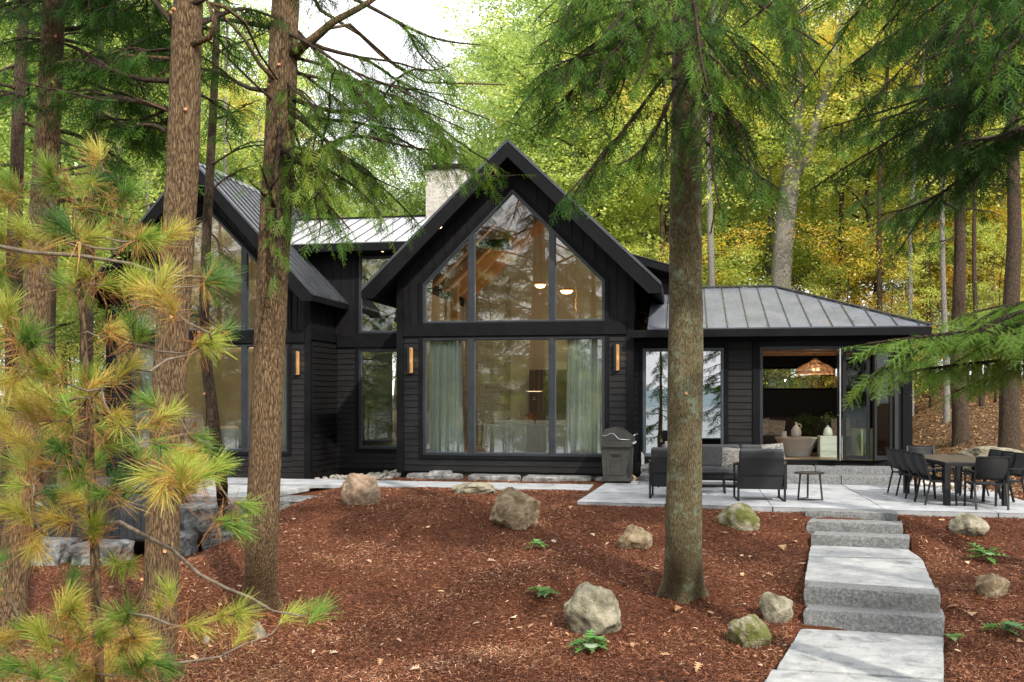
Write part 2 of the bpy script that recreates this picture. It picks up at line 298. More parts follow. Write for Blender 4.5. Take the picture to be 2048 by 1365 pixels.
# ================================================================== SETTING
def axis(vals):
    out = []
    for a, b, s in vals: out += list(np.arange(a, b, s))
    return np.array(out + [vals[-1][1]])
gx = axis([(-400, -60, 20), (-60, -18, 1.5), (-18, -12, .3), (-12, 8, .09), (8, 16, .4), (16, 60, 2), (60, 400, 20)])
gy = axis([(-60, -8, 2), (-8, 7, .4), (7, 18, .08), (18, 26, .2), (26, 50, .6), (50, 90, 2), (90, 420, 22)])
GX, GY = np.meshgrid(gx, gy, indexing='ij'); GZ = T(GX, GY)
near = ((GX > -13) & (GX < 9) & (GY > 7) & (GY < 24))
GZ = GZ + np.where(near, RNG.normal(0, .006, GZ.shape), 0)
nx, ny = GX.shape; idx = np.arange(nx * ny).reshape(nx, ny)
Q = np.stack([idx[:-1, :-1], idx[1:, :-1], idx[1:, 1:], idx[:-1, 1:]], -1).reshape(-1, 4)
wood = np.clip(sm(21.5, 24.5, GY) * 1. + sm(8.5, 11, GX) * .8 + (1 - sm(6, 9.5, GY)) + (1 - sm(-16, -12.5, GX)), 0, 1)
wood = np.where((GX > 5.4) & (GX < 11) & (GY > 18) & (GY < 24), .15, wood)
tag(np_mesh('ground', np.stack([GX, GY, GZ], -1).reshape(-1, 3), Q, M['ground'], tint=wood.ravel(), smooth=True), 'sloping ground covered with red brown bark mulch and leaf litter', kind='structure')
lk = MB().add([(-900, -900, -4.6), (900, -900, -4.6), (900, -26, -4.6), (-900, -26, -4.6)], [(0, 1, 2, 3)])
tag(lk.build('lake_water', surf('lake', two((.10, .13, .15), (.14, .17, .19)), .05, .12, .3, 1.2, dist_=.05)), 'calm lake below the wooded bank', kind='structure')
hl = []
for i in range(61):
    x = -900 + i * 30; hl.append((x, 7 + 8 * noise.noise(Vector((x * .004, 3, 0))) + 5 * noise.noise(Vector((x * .02, 9, 0)))))
hm = MB()
for i in range(60):
    (xa, ha), (xb, hb) = hl[i], hl[i + 1]
    hm.add([(xa, -560, -5), (xb, -560, -5), (xb, -640, hb), (xa, -640, ha), (xb, -760, -5), (xa, -760, -5)], [(0, 1, 2, 3), (3, 2, 4, 5)])
tag(hm.build('far_hills', surf('hazy_hill', two((.20, .28, .33), (.26, .33, .37)), .03, .95, 0)), 'low wooded hills across the lake', kind='structure')  # distance haze painted in as a pale blue base colour
# patio with sawn joints
PZ = .0
pat = MB(); J = .011
px_ = [-1.95, -.35, 1.5, 3.35, 5.1, 6.15]; py_ = [17.72, 19.15, 20.45, 21.75, 22.62]
for i in range(5):
    for j in range(4):
        sk = lambda x, y: (x + (.28 * (y - 17.72) / 4.9 if x < -1.9 else 0), y - (.065 * (x + 1.95) if y < 17.8 else 0))
        a, b, c, d = sk(px_[i], py_[j]), sk(px_[i + 1], py_[j]), sk(px_[i + 1], py_[j + 1]), sk(px_[i], py_[j + 1])
        q = [(a[0] + J, a[1] + J), (b[0] - J, b[1] + J), (c[0] - J, c[1] - J), (d[0] + J, d[1] - J)]
        pat.extrude(q, [], lambda u, v, w: (u, v, w), -.12, PZ)
pat.box(-1.6, 6.1, 18, 22.6, -.11, -.02)
tag(pat.build('patio', M['concrete'], bevel=.006, seg=1), 'pale grey stone patio in large slabs', kind='structure')
wk = MB()
xs = [-12.2, -9.3, -6.4, -3.9, -1.97]
for i in range(4):
    y0 = 20.1 - .03 * (xs[i] + 1.97); wk.box(xs[i] + .006, xs[i + 1] - .006, y0, y0 + 1.2, -.1, -.012)
tag(wk.build('garden_path', M['concrete'], bevel=.006, seg=1), 'pale concrete path along the foot of the house', kind='structure')

def rough_slab(corners, z0, z1, mat, name, rough=.02, res=.07, parent=None):
    """split-faced slab between four plan corners (ccw), irregular sides"""
    c = [Vector((*p, 0)) for p in corners]
    n1 = max(3, int((c[1] - c[0]).length / res)); n2 = max(2, int((c[3] - c[0]).length / res)); nz = max(2, int((z1 - z0) / .045))
    m = MB(); seed = random.random() * 100
    def pt(u, v, w):
        p = (c[0] * (1 - u) + c[1] * u) * (1 - v) + (c[3] * (1 - u) + c[2] * u) * v; p.z = z0 + (z1 - z0) * w; return p
    ctr = (c[0] + c[1] + c[2] + c[3]) / 4
    def disp(p, u, v, w):
        e = (u in (0, 1)) or (v in (0, 1)); q = p.copy()
        if e:
            out = Vector((p.x - ctr.x, p.y - ctr.y, 0)).normalized()
            k = noise.noise(p * 5 + Vector((seed, 0, 0))) + .6 * noise.noise(p * 14 + Vector((seed, 0, 0))); q += out * (k * rough - (rough * .6 if w == 1 else 0))
        if w == 1: q.z += .15 * rough * noise.noise(p * 6 + Vector((seed, 5, 0))) - (.35 * rough if e else 0)
        return q
    def patch(fn, a, b):
        base = len(m.v)
        for i in range(a + 1):
            for j in range(b + 1):
                u, v, w = fn(i / a, j / b); m.v.append(tuple(disp(pt(u, v, w), u, v, w)))
        for i in range(a):
            for j in range(b): m.f.append((base + i * (b + 1) + j, base + (i + 1) * (b + 1) + j, base + (i + 1) * (b + 1) + j + 1, base + i * (b + 1) + j + 1))
    patch(lambda i, j: (i, j, 1), n1, n2); patch(lambda i, j: (i, 0, j), n1, nz); patch(lambda i, j: (1, i, j), n2, nz); patch(lambda i, j: (1 - i, 1, j), n1, nz); patch(lambda i, j: (0, 1 - i, j), n2, nz)
    return m.build(name, mat, parent)
def plan(px, py, z):
    d = F * (CH - z) / (py - HY); p = W(px, py, d); return (p.x, p.y)
def back(a, b, n):   # point a moved n metres deeper along the stair axis
    return (a[0] + .235 * n + b, a[1] + .972 * n)
stair = [  # left px, right px, front y left, front y right, z, depth, label
    (1611, 1794, 1021, 1027, -.004, .55, 'topmost rough stone step flush with the patio edge'),
    (1614, 1804, 1043, 1050, -.13, .5, 'second stone step down from the patio'),
    (1622, 1818, 1069, 1077, -.28, .5, 'third stone step down from the patio, above the landing'),
    (1609, 1879, 1172, 1190, -.47, .5, 'thick grey stone step at the lower edge of the landing'),
    (1607, 1888, 1219, 1236, -.69, .55, 'lowest thick stone step above the bottom slabs')]
for l, r, yl, yr, z, dep, lab in stair:
    a = plan(l, yl, z); b = plan(r, yr, z)
    tag(rough_slab([a, b, back(b, 0, dep), back(a, 0, dep)], z - .26, z, M['step'], 'stone_step', .020, .03), lab, 'step', 'stone steps of the garden path')
def flat(a, b, c_, d_, z, lab):
    tag(rough_slab([a, b, c_, d_], z - .12, z, M['slab'], 'path_slab', .012, .08), lab, 'paving slab', 'paving slabs of the garden path')
a = plan(1609, 1160, -.455); b = plan(1872, 1178, -.455); c_ = plan(1845, 1118, -.45); d_ = plan(1617, 1112, -.45)
flat(a, b, c_, d_, -.458, 'wide grey slab in the middle landing of the garden path')
a2 = (d_[0], d_[1] + .02); b2 = (c_[0], c_[1] + .02); c3 = plan(1806, 1090, -.44); d3 = plan(1622, 1086, -.44)
flat(a2, b2, c3, d3, -.45, 'narrow pale slab at the foot of the upper three steps')
a = plan(1553, 1335, -.91); b = plan(1887, 1357, -.91); c_ = plan(1888, 1262, -.91); d_ = plan(1612, 1240, -.91)
flat(a, b, c_, d_, -.915, 'large grey slab below the lowest step')
e1 = (a[0] - .05, a[1] - .02); e2 = (b[0] - .05, b[1] - .02)
flat((e1[0] - .38, e1[1] - 1.5), (e2[0] - .38, e2[1] - 1.5), e2, e1, -.925, 'pale slab at the bottom edge of the garden path')
# patio door steps
for z, y0, y1, xa, xb, lab in ((.36, 22.45, 23.0, 1.5, 4.6, 'upper'), (.19, 22.05, 22.5, 1.35, 4.72, 'lower')):
    cuts = [xa, (xa + xb) / 2 - .2 + .5 * (lab == 'lower'), xb]
    for i in range(2):
        tag(rough_slab([(cuts[i] + .006, y0), (cuts[i + 1] - .006, y0), (cuts[i + 1] - .006, y1), (cuts[i] + .006, y1)], z - .19, z, M['step'], 'stone_step', .015, .05),
            f"{('left', 'right')[i]} block of the {lab} stone step before the folding door", 'step', 'stone steps to the folding door')
# ================================================================== HOUSE
house = empty('house', (-4, 22.6, 0), 0, 'black timber lake house with two glazed gables and metal roofs', 'house')
HM = Matrix.Translation((4, -22.6, 0))
def hp(mb, name, mat, parent=None, **k):
    o = mb.build(name, mat, parent or house, **k)
    if parent is None or parent is house: o.matrix_parent_inverse = Matrix.Translation((4, -22.6, 0))
    return o
XZ = lambda Y: (lambda a, b, c: (a, Y + c, b))
YZ = lambda X: (lambda a, b, c: (X + c, a, b))
def off_poly(P, d):
    n = len(P); out = []; area = sum(P[i][0] * P[(i + 1) % n][1] - P[(i + 1) % n][0] * P[i][1] for i in range(n)); s = 1 if area > 0 else -1
    for i in range(n):
        p0, p1, p2 = Vector(P[i - 1]), Vector(P[i]), Vector(P[(i + 1) % n])
        e1 = (p1 - p0).normalized(); e2 = (p2 - p1).normalized(); n1 = Vector((e1.y, -e1.x)) * s; n2 = Vector((e2.y, -e2.x)) * s
        b = (n1 + n2) / (1 + n1.dot(n2)); out.append(tuple(p1 + b * d))
    return out
def rect(a0, a1, b0, b1): return [(a0, b0), (a1, b0), (a1, b1), (a0, b1)]
def window(outline, panes, fn, name='window', fm='frame', gm='glass', fw=.055, c0=-.02, c1=.09):
    outer = off_poly(outline, fw)
    holes = [off_poly(p, -.0) for p in panes]
    o = hp(MB().extrude(outer, holes, fn, c0, c1), name, M[fm], bevel=.006, seg=1)
    trim = MB().extrude(off_poly(outline, fw + .095), [off_poly(outline, fw + .001)], fn, -.045, .0); hp(trim, 'window_trim', M['black'], o)
    bead = MB()
    for p in panes: bead.extrude(off_poly(p, .001), [off_poly(p, -.022)], fn, .03, .06)
    hp(bead, 'glazing_bead', M['framel'], o)
    for p in panes: hp(MB().extrude(off_poly(p, .004), [], fn, .045, .053), 'pane', M[gm], o)
    return outer
def laps(mb, fn, a0, a1, b0, b1, pitch=.152, c=0.):
    n = max(1, int(round((b1 - b0) / pitch))); h = (b1 - b0) / n
    for i in range(n):
        z = b0 + i * h; q = [(-.030, z), (-.026, z + .003), (-.008, z + h + .01), (0.001, z + h + .01), (0.001, z)]
        vs = [fn(a0, w, c + t) for t, w in q] + [fn(a1, w, c + t) for t, w in q]; m = 5
        mb.add(vs, [(0, 1, 2, 3, 4), (9, 8, 7, 6, 5)] + [(k, (k + 1) % m, (k + 1) % m + m, k + m) for k in range(m)])
def battens(mb, fn, a0, a1, lo, hi, pitch=.27, skip=None):
    a = a0 + pitch * .5
    while a < a1:
        l, h = lo(a), hi(a)
        if skip and skip(a): l = skip(a)
        if h - l > .08:
            vs = [fn(x, z, c) for x in (a - .022, a + .022) for c in (-.022, .001) for z in (l, h)]
            mb.add(vs, [(0, 1, 3, 2), (4, 6, 7, 5), (0, 4, 5, 1), (2, 3, 7, 6), (0, 2, 6, 4), (1, 5, 7, 3)])
        a += pitch
# ---- main gable
def gable_front(Yw, xc, half, apex, slope, wl, wr, wtop_side, peak, mull, base, eave_half, Yo, Yback, lowz=(.57, 3.26), upz=3.69, leftside=True):
    fn = XZ(Yw); xl, xr = xc - half, xc + half
    under = lambda x: apex - .30 - slope * abs(x - xc)
    wc = (wl + wr) / 2; s2 = (peak - wtop_side) / ((wr - wl) / 2); top = lambda x: peak - s2 * abs(x - wc)
    upo = [(wl, upz), (wr, upz), (wr, wtop_side), (wc, peak), (wl, wtop_side)]
    loo = rect(wl, wr, *lowz)
    h_up = off_poly(upo, .052); h_lo = off_poly(loo, .052)
    w = MB().extrude([(xl, base), (xr, base), (xr, under(xr)), (xc, under(xc)), (xl, under(xl))], [h_up, h_lo], fn, 0, .18)
    hp(w, 'gable_wall', M['blackv'])
    # panes
    ms = [wl] + mull + [wr]; pu = []; pl = []
    for i in range(0, len(ms), 2):
        a, b = ms[i], ms[i + 1]; pl.append(rect(a, b, *lowz)); P = [(a, upz), (b, upz), (b, top(b))]
        if a < wc - .05 and b > wc + .05: P.append((wc, peak))
        P.append((a, top(a))); pu.append(P)
    window(upo, pu, fn, 'gable_window'); window(loo, pl, fn, 'picture_window')
    band = MB().extrude(rect(xl + .14, xr - .14, lowz[1] + .09, upz - .04), [], fn, -.075, -.001); hp(band, 'beam', M['black'], bevel=.004, seg=1)
    for a_, b_, q_ in ((xl - .03, xl + .135, xl), (xr - .135, xr + .03, xr)): hp(MB().extrude(rect(a_, b_, base, under(q_) - .01), [], fn, -.05, -.001), 'corner_board', M['black'], bevel=.004, seg=1)
    sd = MB(); k = .155
    laps(sd, fn, xl + .137, wl - k, base + .05, lowz[1] + .08); laps(sd, fn, wr + k, xr - .137, base + .05, lowz[1] + .08); laps(sd, fn, wl - k, wr + k, base + .05, lowz[0] - k + .0)
    hp(sd, 'lap_siding', M['blackh'])
    bt = MB(); battens(bt, fn, xl + .14, wl - k, lambda a: upz - .03, lambda a: under(a) - .02); battens(bt, fn, wr + k, xr - .14, lambda a: upz - .03, lambda a: under(a) - .02)
    battens(bt, fn, wl - k, wr + k, lambda a: top(min(max(a, wl), wr)) + .24, lambda a: under(a) - .02); hp(bt, 'battens', M['blackv'])
    # roof: two sloping slabs with seams, fascia, soffit
    th = .26
    for sgn in (-1, 1):
        xe = xc + sgn * eave_half; ze = apex - slope * eave_half
        fr = lambda x, z, y: (x, y, z)
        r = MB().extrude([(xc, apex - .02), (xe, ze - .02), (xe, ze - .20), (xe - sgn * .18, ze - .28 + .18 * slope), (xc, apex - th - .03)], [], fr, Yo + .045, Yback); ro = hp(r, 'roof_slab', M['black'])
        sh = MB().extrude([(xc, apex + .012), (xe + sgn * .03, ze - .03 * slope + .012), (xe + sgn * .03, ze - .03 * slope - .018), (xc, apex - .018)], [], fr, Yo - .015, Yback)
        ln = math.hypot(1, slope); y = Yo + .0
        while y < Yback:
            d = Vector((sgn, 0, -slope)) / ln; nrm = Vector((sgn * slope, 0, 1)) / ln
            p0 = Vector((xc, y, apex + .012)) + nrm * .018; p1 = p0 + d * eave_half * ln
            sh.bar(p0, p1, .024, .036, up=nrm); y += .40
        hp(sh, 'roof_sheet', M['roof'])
        fa = MB().extrude([(xc, apex - .02), (xe, ze - .02), (xe, ze - .20), (xe - sgn * .26, ze - .21), (xc, apex - th - .11)], [], fr, Yo, Yo + .04); hp(fa, 'fascia', M['black'])
        ef = MB().box(*(sorted((xe - sgn * .0, xe + sgn * .025))), Yo, Yback, ze - .20, ze - .03); hp(ef, 'eave_board', M['black'])
    rc = MB().extrude([(xc - .12, apex - .12 * slope + .04), (xc, apex + .055), (xc + .12, apex - .12 * slope + .04), (xc, apex + .03)], [], lambda x, z, y: (x, y, z), Yo - .02, Yback); hp(rc, 'ridge_cap', M['roof'])
    return under
und = gable_front(22.6, -3.985, 2.795, 7.74, .965, -6.12, -1.88, 4.58, 6.71, [-5.06, -4.92, -3.12, -2.99], .08, 3.45, 21.85, 33.)
undL = gable_front(24.2, -12.56, 2.9, 8.02, 1.075, -14.70, -10.33, 4.58, 6.85, [-13.62, -13.46, -11.58, -11.42], -.28, 3.25, 23.4, 31.5, lowz=(.50, 3.23))
# side and back walls
sw = MB()
sw.box(-6.78, -6.6, 22.78, 33, -.3, und(-6.78)); sw.box(-1.37, -1.19, 22.78, 33, -.1, und(-1.19))
sw.box(-6.59, -1.38, 32.8, 33, -.1, und(-6.6)); sw.box(-15.46, -15.28, 24.38, 31.5, -.5, undL(-15.46)); sw.box(-9.84, -9.66, 24.38, 31.5, -.5, undL(-9.66))
sw.box(-15.27, -9.85, 31.3, 31.5, -.5, 4.6)
hp(sw, 'side_wall', M['blackv'])
s2 = MB(); laps(s2, YZ(-9.66), 24.36, 26.1, -.25, 3.40, c=0); o = hp(s2, 'lap_siding', M['blackh'])
# laps on +X face: mirror the protrusion
for v in o.data.vertices: v.co.x = -9.66 - (v.co.x + 9.66) * 1.0
s3 = MB(); s3.box(-9.659, -9.61, 24.2, 26.1, 3.40, 3.66); hp(s3, 'beam', M['black'])
s4 = MB()
y = 24.5
while y < 26.1: s4.box(-9.659, -9.638, y - .022, y + .022, 3.66, 4.3); y += .27
hp(s4, 'battens', M['blackv'])
# connecting block
cw = MB(); f26 = XZ(26.1)
hl_ = rect(-8.92, -7.15, .50, 3.17); hu_ = rect(-8.92, -7.15, 3.72, 5.76)
cw.extrude(rect(-9.66, -6.6, -.3, 5.95), [off_poly(hl_, .052), off_poly(hu_, .052)], f26, 0, .18); hp(cw, 'link_wall', M['blackv'])
cw2 = MB().extrude([(-11.3, 5.2), (-9.66, 4.2), (-9.66, 5.95), (-10.7, 5.95)], [], f26, 0.001, .17); hp(cw2, 'link_wall', M['blackv'])
window(hl_, [hl_], f26, 'tall_window'); window(hu_, [hu_], f26, 'tall_window')
b_ = MB().box(-9.6, -6.79, 26.03, 26.1, 3.28, 3.60); hp(b_, 'beam', M['black'])
l2 = MB(); laps(l2, f26, -9.6, -9.08, -.1, 3.27); laps(l2, f26, -9.08, -6.79, -.1, .34); hp(l2, 'lap_siding', M['blackh'])
bt = MB(); battens(bt, f26, -11.0, -9.08, lambda a: 3.61 if a > -9.6 else 4.2, lambda a: 5.93); battens(bt, f26, -9.08, -6.79, lambda a: 5.92, lambda a: 5.93); hp(bt, 'battens', M['blackv'])
def slope_roof(P, c, seams_dir, pitch, mat, name, parent=None, thick=.03):
    """P: 3D polygon (planar). adds sheet plus seams running along seams_dir, spaced along the perpendicular, clipped to polygon"""
    P = [Vector(p) for p in P]; n = (P[1] - P[0]).cross(P[2] - P[0]).normalized()
    if n.z < 0: n = -n
    m = MB(); k = len(P); m.add([p for p in P] + [p - n * thick for p in P], [tuple(range(k)), tuple(reversed(range(k, 2 * k)))] + [(i, (i + 1) % k, (i + 1) % k + k, i + k) for i in range(k)])
    d = Vector(seams_dir); d = (d - n * d.dot(n)).normalized(); e = n.cross(d)
    o_ = hp(m, name, mat, parent); m = MB(); s = [p.dot(e) for p in P]; t = min(s) + c
    while t < max(s):
        hit = []
        for i in range(k):
            a, b = P[i], P[(i + 1) % k]; sa, sb = a.dot(e) - t, b.dot(e) - t
            if sa * sb < 0: hit.append(a + (b - a) * (sa / (sa - sb)))
        if len(hit) == 2: m.bar(hit[0] + n * .015, hit[1] + n * .015, .016, .030, up=n)
        t += pitch
    hp(m, 'roof_seams', M['roof'], o_); return o_
zc0, zc1 = 6.12, 7.42
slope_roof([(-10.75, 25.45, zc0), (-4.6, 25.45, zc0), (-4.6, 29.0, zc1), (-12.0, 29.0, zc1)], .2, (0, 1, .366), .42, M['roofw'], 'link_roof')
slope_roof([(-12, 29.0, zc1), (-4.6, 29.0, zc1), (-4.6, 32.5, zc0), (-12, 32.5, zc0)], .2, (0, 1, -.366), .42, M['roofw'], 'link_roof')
lf = MB().box(-10.7, -4.6, 25.44, 25.48, zc0 - .24, zc0 - .032); lf.box(-10.6, -4.6, 25.481, 26.1, zc0 - .22, zc0 - .17); lf.box(-12, -4.6, 28.96, 29.04, zc1 - .02, zc1 + .05); hp(lf, 'eave_board', M['black'])
vp = MB().tube([(-8.6, 26.9, 6.5), (-8.6, 26.9, 7.2)], .04, 12); vp.lathe([(.0, .0), (.12, 0), (.05, .12), (.0, .12)], (-8.6, 26.9, 6.63), 16); hp(vp, 'vent_pipe', M['tub'], smooth=False)
# dormer right behind the main gable
dm = MB().extrude([(0, 0), (2.3, 0), (2.3, .9), (0, .9)], [], lambda a, b, c: (-1.9 + a * .65, 25.4 + c, 3.9 + b), 0, 3.); hp(dm, 'dormer_wall', M['blackv'])
d2 = MB().extrude([(-3.0, 6.02), (-.1, 5.12), (-.1, 4.94), (-3.0, 5.86)], [], lambda a, b, c: (a, 24.9 + c, b), 0, 3.8); hp(d2, 'dormer_roof', M['black'])
d3 = MB().extrude([(-3.0, 6.05), (-.06, 5.14), (-.06, 5.125), (-3.0, 6.025)], [], lambda a, b, c: (a, 24.88 + c, b), 0, 3.84); hp(d3, 'roof_sheet', M['roof'])
# chimney
ch = MB().box(-7.75, -6.45, 28.7, 29.9, 6.6, 8.78); cho = hp(ch, 'chimney', M['ashlar'])
cc = MB().box(-7.81, -6.39, 28.64, 29.96, 8.78, 8.92); hp(cc, 'chimney_cap', M['black'], cho)
fl = MB().lathe([(.11, 0), (.11, .42), (.17, .42), (.17, .5), (.12, .52), (.12, .62), (.17, .64), (.17, .72), (0.0, .74)], (-6.95, 29.2, 8.92), 20); hp(fl, 'flue', M['galv'], cho)
# ---- wing
f23 = XZ(23.0)
wF = rect(-.92, .83, .56, 2.98); wD = rect(1.75, 4.63, .47, 2.98)
wv = MB().extrude(rect(-1.19, 4.95, .0, 3.42), [off_poly(wF, .052), wD], f23, 0, .18); hp(wv, 'wing_wall', M['blackv'])
window(wF, [wF], f23, 'fixed_window', 'framel', 'glassw', fw=.05)
ls = MB(); laps(ls, f23, .98, 1.52, .1, 3.15); laps(ls, f23, -1.19, -1.07, .1, 3.15); laps(ls, f23, -1.06, .98, .1, .40); hp(ls, 'lap_siding', M['blackh'])
for q_ in (rect(1.53, 1.69, .0, 3.155), rect(4.79, 4.99, .0, 3.3)): hp(MB().extrude(q_, [], f23, -.05, -.001), 'corner_board', M['black'])
hp(MB().extrude(rect(-1.18, 4.78, 3.16, 3.3), [], f23, -.04, -.001), 'frieze_board', M['black'])
ws = MB(); ws.box(4.77, 4.95, 23.18, 29, .0, 3.42)
hp(ws, 'side_wall', M['blackv'])
bk = MB(); hole = rect(2.02, 4.1, 2.13, 2.66); bk.extrude(rect(-1.19, 4.77, .0, 3.42), [hole], XZ(27.6), 0, .2); hp(bk, 'back_wall', M['darkwall'])
hp(MB().extrude(off_poly(hole, .05), [hole], XZ(27.59), -.03, -.001), 'window_trim', M['black'])
hp(MB().extrude(hole, [], XZ(27.7), 0, .008), 'pane', M['glassd'])
e = 3.45; X0, X1, YF, YB = -1.19, 5.24, 22.3, 29.7; RY, RX, RZ = 26.0, 2.25, 4.74
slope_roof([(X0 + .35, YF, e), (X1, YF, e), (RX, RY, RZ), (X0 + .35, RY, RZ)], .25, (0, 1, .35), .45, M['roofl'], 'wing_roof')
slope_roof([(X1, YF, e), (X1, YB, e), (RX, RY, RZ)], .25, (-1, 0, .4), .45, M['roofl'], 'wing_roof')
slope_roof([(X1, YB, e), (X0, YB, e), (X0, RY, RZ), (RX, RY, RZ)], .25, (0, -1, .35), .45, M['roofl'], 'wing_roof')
wf = MB(); wf.box(X0, X1 + .01, YF - .02, YF + .02, e - .20, e - .034); wf.box(X1 - .03, X1 + .012, YF + .021, YB, e - .20, e - .034); wf.box(X0, X1 - .031, YF + .021, 23.0, e - .17, e - .13); wf.box(4.95, X1 - .031, 23.0, YB, e - .17, e - .13)
hp(wf, 'eave_board', M['black'])
rc = MB(); rc.bar((X0 + .3, RY, RZ + .03), (RX, RY, RZ + .03), .16, .03); rc.bar((RX, RY, RZ + .03), (X1, YF, e + .03), .14, .03); hp(rc, 'ridge_cap', M['roof'])
# door sill, wing floor, folding panels
dsill = MB().box(1.6, 4.75, 22.86, 23.0, .0, .40); dsill.box(1.72, 4.66, 22.9, 23.2, .401, .468); hp(dsill, 'door_sill', M['black'])
df = MB().extrude(rect(1.69, 4.70, .47, 3.05), [rect(1.755, 4.625, .471, 2.975)], f23, -.02, .12); hp(df, 'door_frame', M['frame'])
def panel(p, q, z0=.50, z1=2.96, name='door_panel', mat='metal'):
    p = Vector((*p, 0)); q = Vector((*q, 0)); w = (q - p).length; d = (q - p) / w; n = Vector((-d.y, d.x, 0))
    fn = lambda a, b, c: tuple(p + d * a + n * c + Vector((0, 0, b)))
    o = hp(MB().extrude(rect(0, w, z0, z1), [rect(.075, w - .075, z0 + .09, z1 - .075)], fn, -.025, .025), name, M[mat], bevel=.004, seg=1)
    hp(MB().extrude(rect(.07, w - .07, z0 + .085, z1 - .07), [], fn, -.004, .004), 'pane', M['glassd'], o); return o
panel((3.37, 22.42), (3.415, 23.03)); panel((3.48, 22.83), (4.06, 22.80)); panel((4.12, 22.68), (4.56, 23.02))
hp(MB().tube([(3.36, 22.40, .5), (3.36, 22.40, 2.97)], .018, 10), 'lit_door_edge', M['galv'])  # bright tube standing in for light along the panel's edge
hp(MB().bar((3.33, 22.44, 1.5), (3.33, 22.56, 1.5), .02).bar((3.37, 22.44, 1.5), (3.33, 22.44, 1.5), .02), 'door_handle', M['galv'])
# interiors (part of the house)
fl_ = MB(); fl_.box(-6.59, -1.38, 22.79, 32.79, -.1, .42); fl_.box(-15.27, -9.85, 24.39, 31.29, -.4, .40); fl_.box(-9.65, -6.79, 26.29, 31, -.3, .40); fl_.box(-1.18, 4.76, 23.19, 27.59, .0, .465); hp(fl_, 'floor', M['floor'])
iw = MB(); iw.box(-6.595, -6.56, 22.79, 29.6, .42, 4.6); iw.box(-1.41, -1.375, 22.79, 29.6, .42, 4.7)
iw.extrude([(-6.55, .42), (-1.42, .42), (-1.42, und(-1.42)), (-3.985, und(-3.985)), (-6.55, und(-6.55))], [], XZ(29.6), 0, .1)
iw.box(-9.88, -9.845, 24.39, 29.3, .4, 4.4); iw.box(-15.27, -15.24, 24.39, 29.3, .4, 4.4)
iw.extrude([(-15.2, .4), (-9.9, .4), (-9.9, undL(-9.9)), (-12.56, undL(-12.56)), (-15.2, undL(-15.2))], [], XZ(29.3), 0, .1)
hp(iw, 'interior_wall', M['wallin'])
ic = MB()
for xc, half, un, ya, yb in ((-3.985, 2.6, und, 22.79, 29.6), (-12.56, 2.7, undL, 24.39, 29.3)):
    for sgn in (-1, 1):
        xe = xc + sgn * half; ic.extrude([(xc, un(xc) - .02), (xe, un(xe) - .02), (xe, un(xe) - .05), (xc, un(xc) - .05)], [], lambda x, z, y: (x, y, z), ya, yb)
ic.box(-15.2, -9.9, 24.8, 29.3, 3.30, 3.42)
hp(ic, 'ceiling', M['ceil'])
bm_ = MB()
for y in (24.3, 25.7, 27.1, 28.5):
    for sgn in (-1, 1):
        x1 = -3.985 + sgn * 2.5; bm_.bar((-3.985 - sgn * .1, y, und(-3.985) - .22 + .0), (x1, y, und(x1) - .22), .2, .26)
bm_.bar((-3.985, 22.9, und(-3.985) - .18), (-3.985, 29.5, und(-3.985) - .18), .2, .28)
bm_.bar((-6.3, 26.4, 3.9), (-6.3, 26.4, 4.9), .2, .2)
hp(bm_, 'rafters', M['timber'])
cbk = MB().box(-6.55, -5.3, 28.6, 29.59, .42, 5.7); hp(cbk, 'chimney_breast', M['ashlar'])
wc_ = MB().box(1.2, 4.76, 23.25, 27.58, 3.08, 3.12); hp(wc_, 'wing_ceiling', M['darkwall'])
for q_ in ((4.72, 4.76, 23.19, 27.58, .47, 3.07), (1.0, 1.06, 23.19, 27.58, .47, 3.07), (-1.15, -1.1, 23.19, 27.58, .47, 3.3), (-1.09, .99, 25.2, 25.25, .47, 3.3)): hp(MB().box(*q_), 'inner_wall', M['darkwall'])
hp(MB().bar((1.7, 23.6, 2.98), (4.7, 23.6, 2.98), .12, .10).bar((1.7, 25.6, 3.0), (4.7, 25.6, 3.0), .12, .12), 'rafters', M['timber'])
cab = MB().box(-4.6, -2.2, 28.9, 29.55, .42, 2.7); hp(cab, 'kitchen_cabinet', M['sofad'])
# soffit lights
def sofflight(p, n, lab):
    o = empty('soffit_light', p, 0, lab, 'ceiling light', 'small round lights in the eaves')
    o.rotation_euler = Vector(n).to_track_quat('-Z', 'Y').to_euler()
    MB().lathe([(.055, -.004), (.055, .02), (.04, .02), (.04, -.002)], n=20).build('trim_ring', M['metal'], o); MB().lathe([(.0, -.006), (.032, -.006), (.036, -.002)], n=16).build('lens', M['lamp'], o)
for X, Y, side, lab in ((-5.62, 22.15, -1, 'lit soffit light under the left slope of the main gable'), (-2.24, 22.15, 1, 'lit soffit light under the right slope of the main gable')):
    z = 7.74 - .29 - .965 * abs(X + 3.985) - .012; n = Vector((-side * .965 * -1, 0, -1)); sofflight((X, Y, z), (side * -.69, 0, -.72), lab)
sofflight((-8.18, 25.75, zc0 - .235), (0, 0, -1), 'lit soffit light above the tall window beside the chimney')
def lampat(p, e_, r=.05, col=(1, .72, .42), name='lamp_light'):
    e_ = e_ * .9
    l = bpy.data.lights.new(name, 'POINT'); l.energy = e_; l.shadow_soft_size = r; l.color = col; o = bpy.data.objects.new(name, l); C.objects.link(o); o.location = p; return o
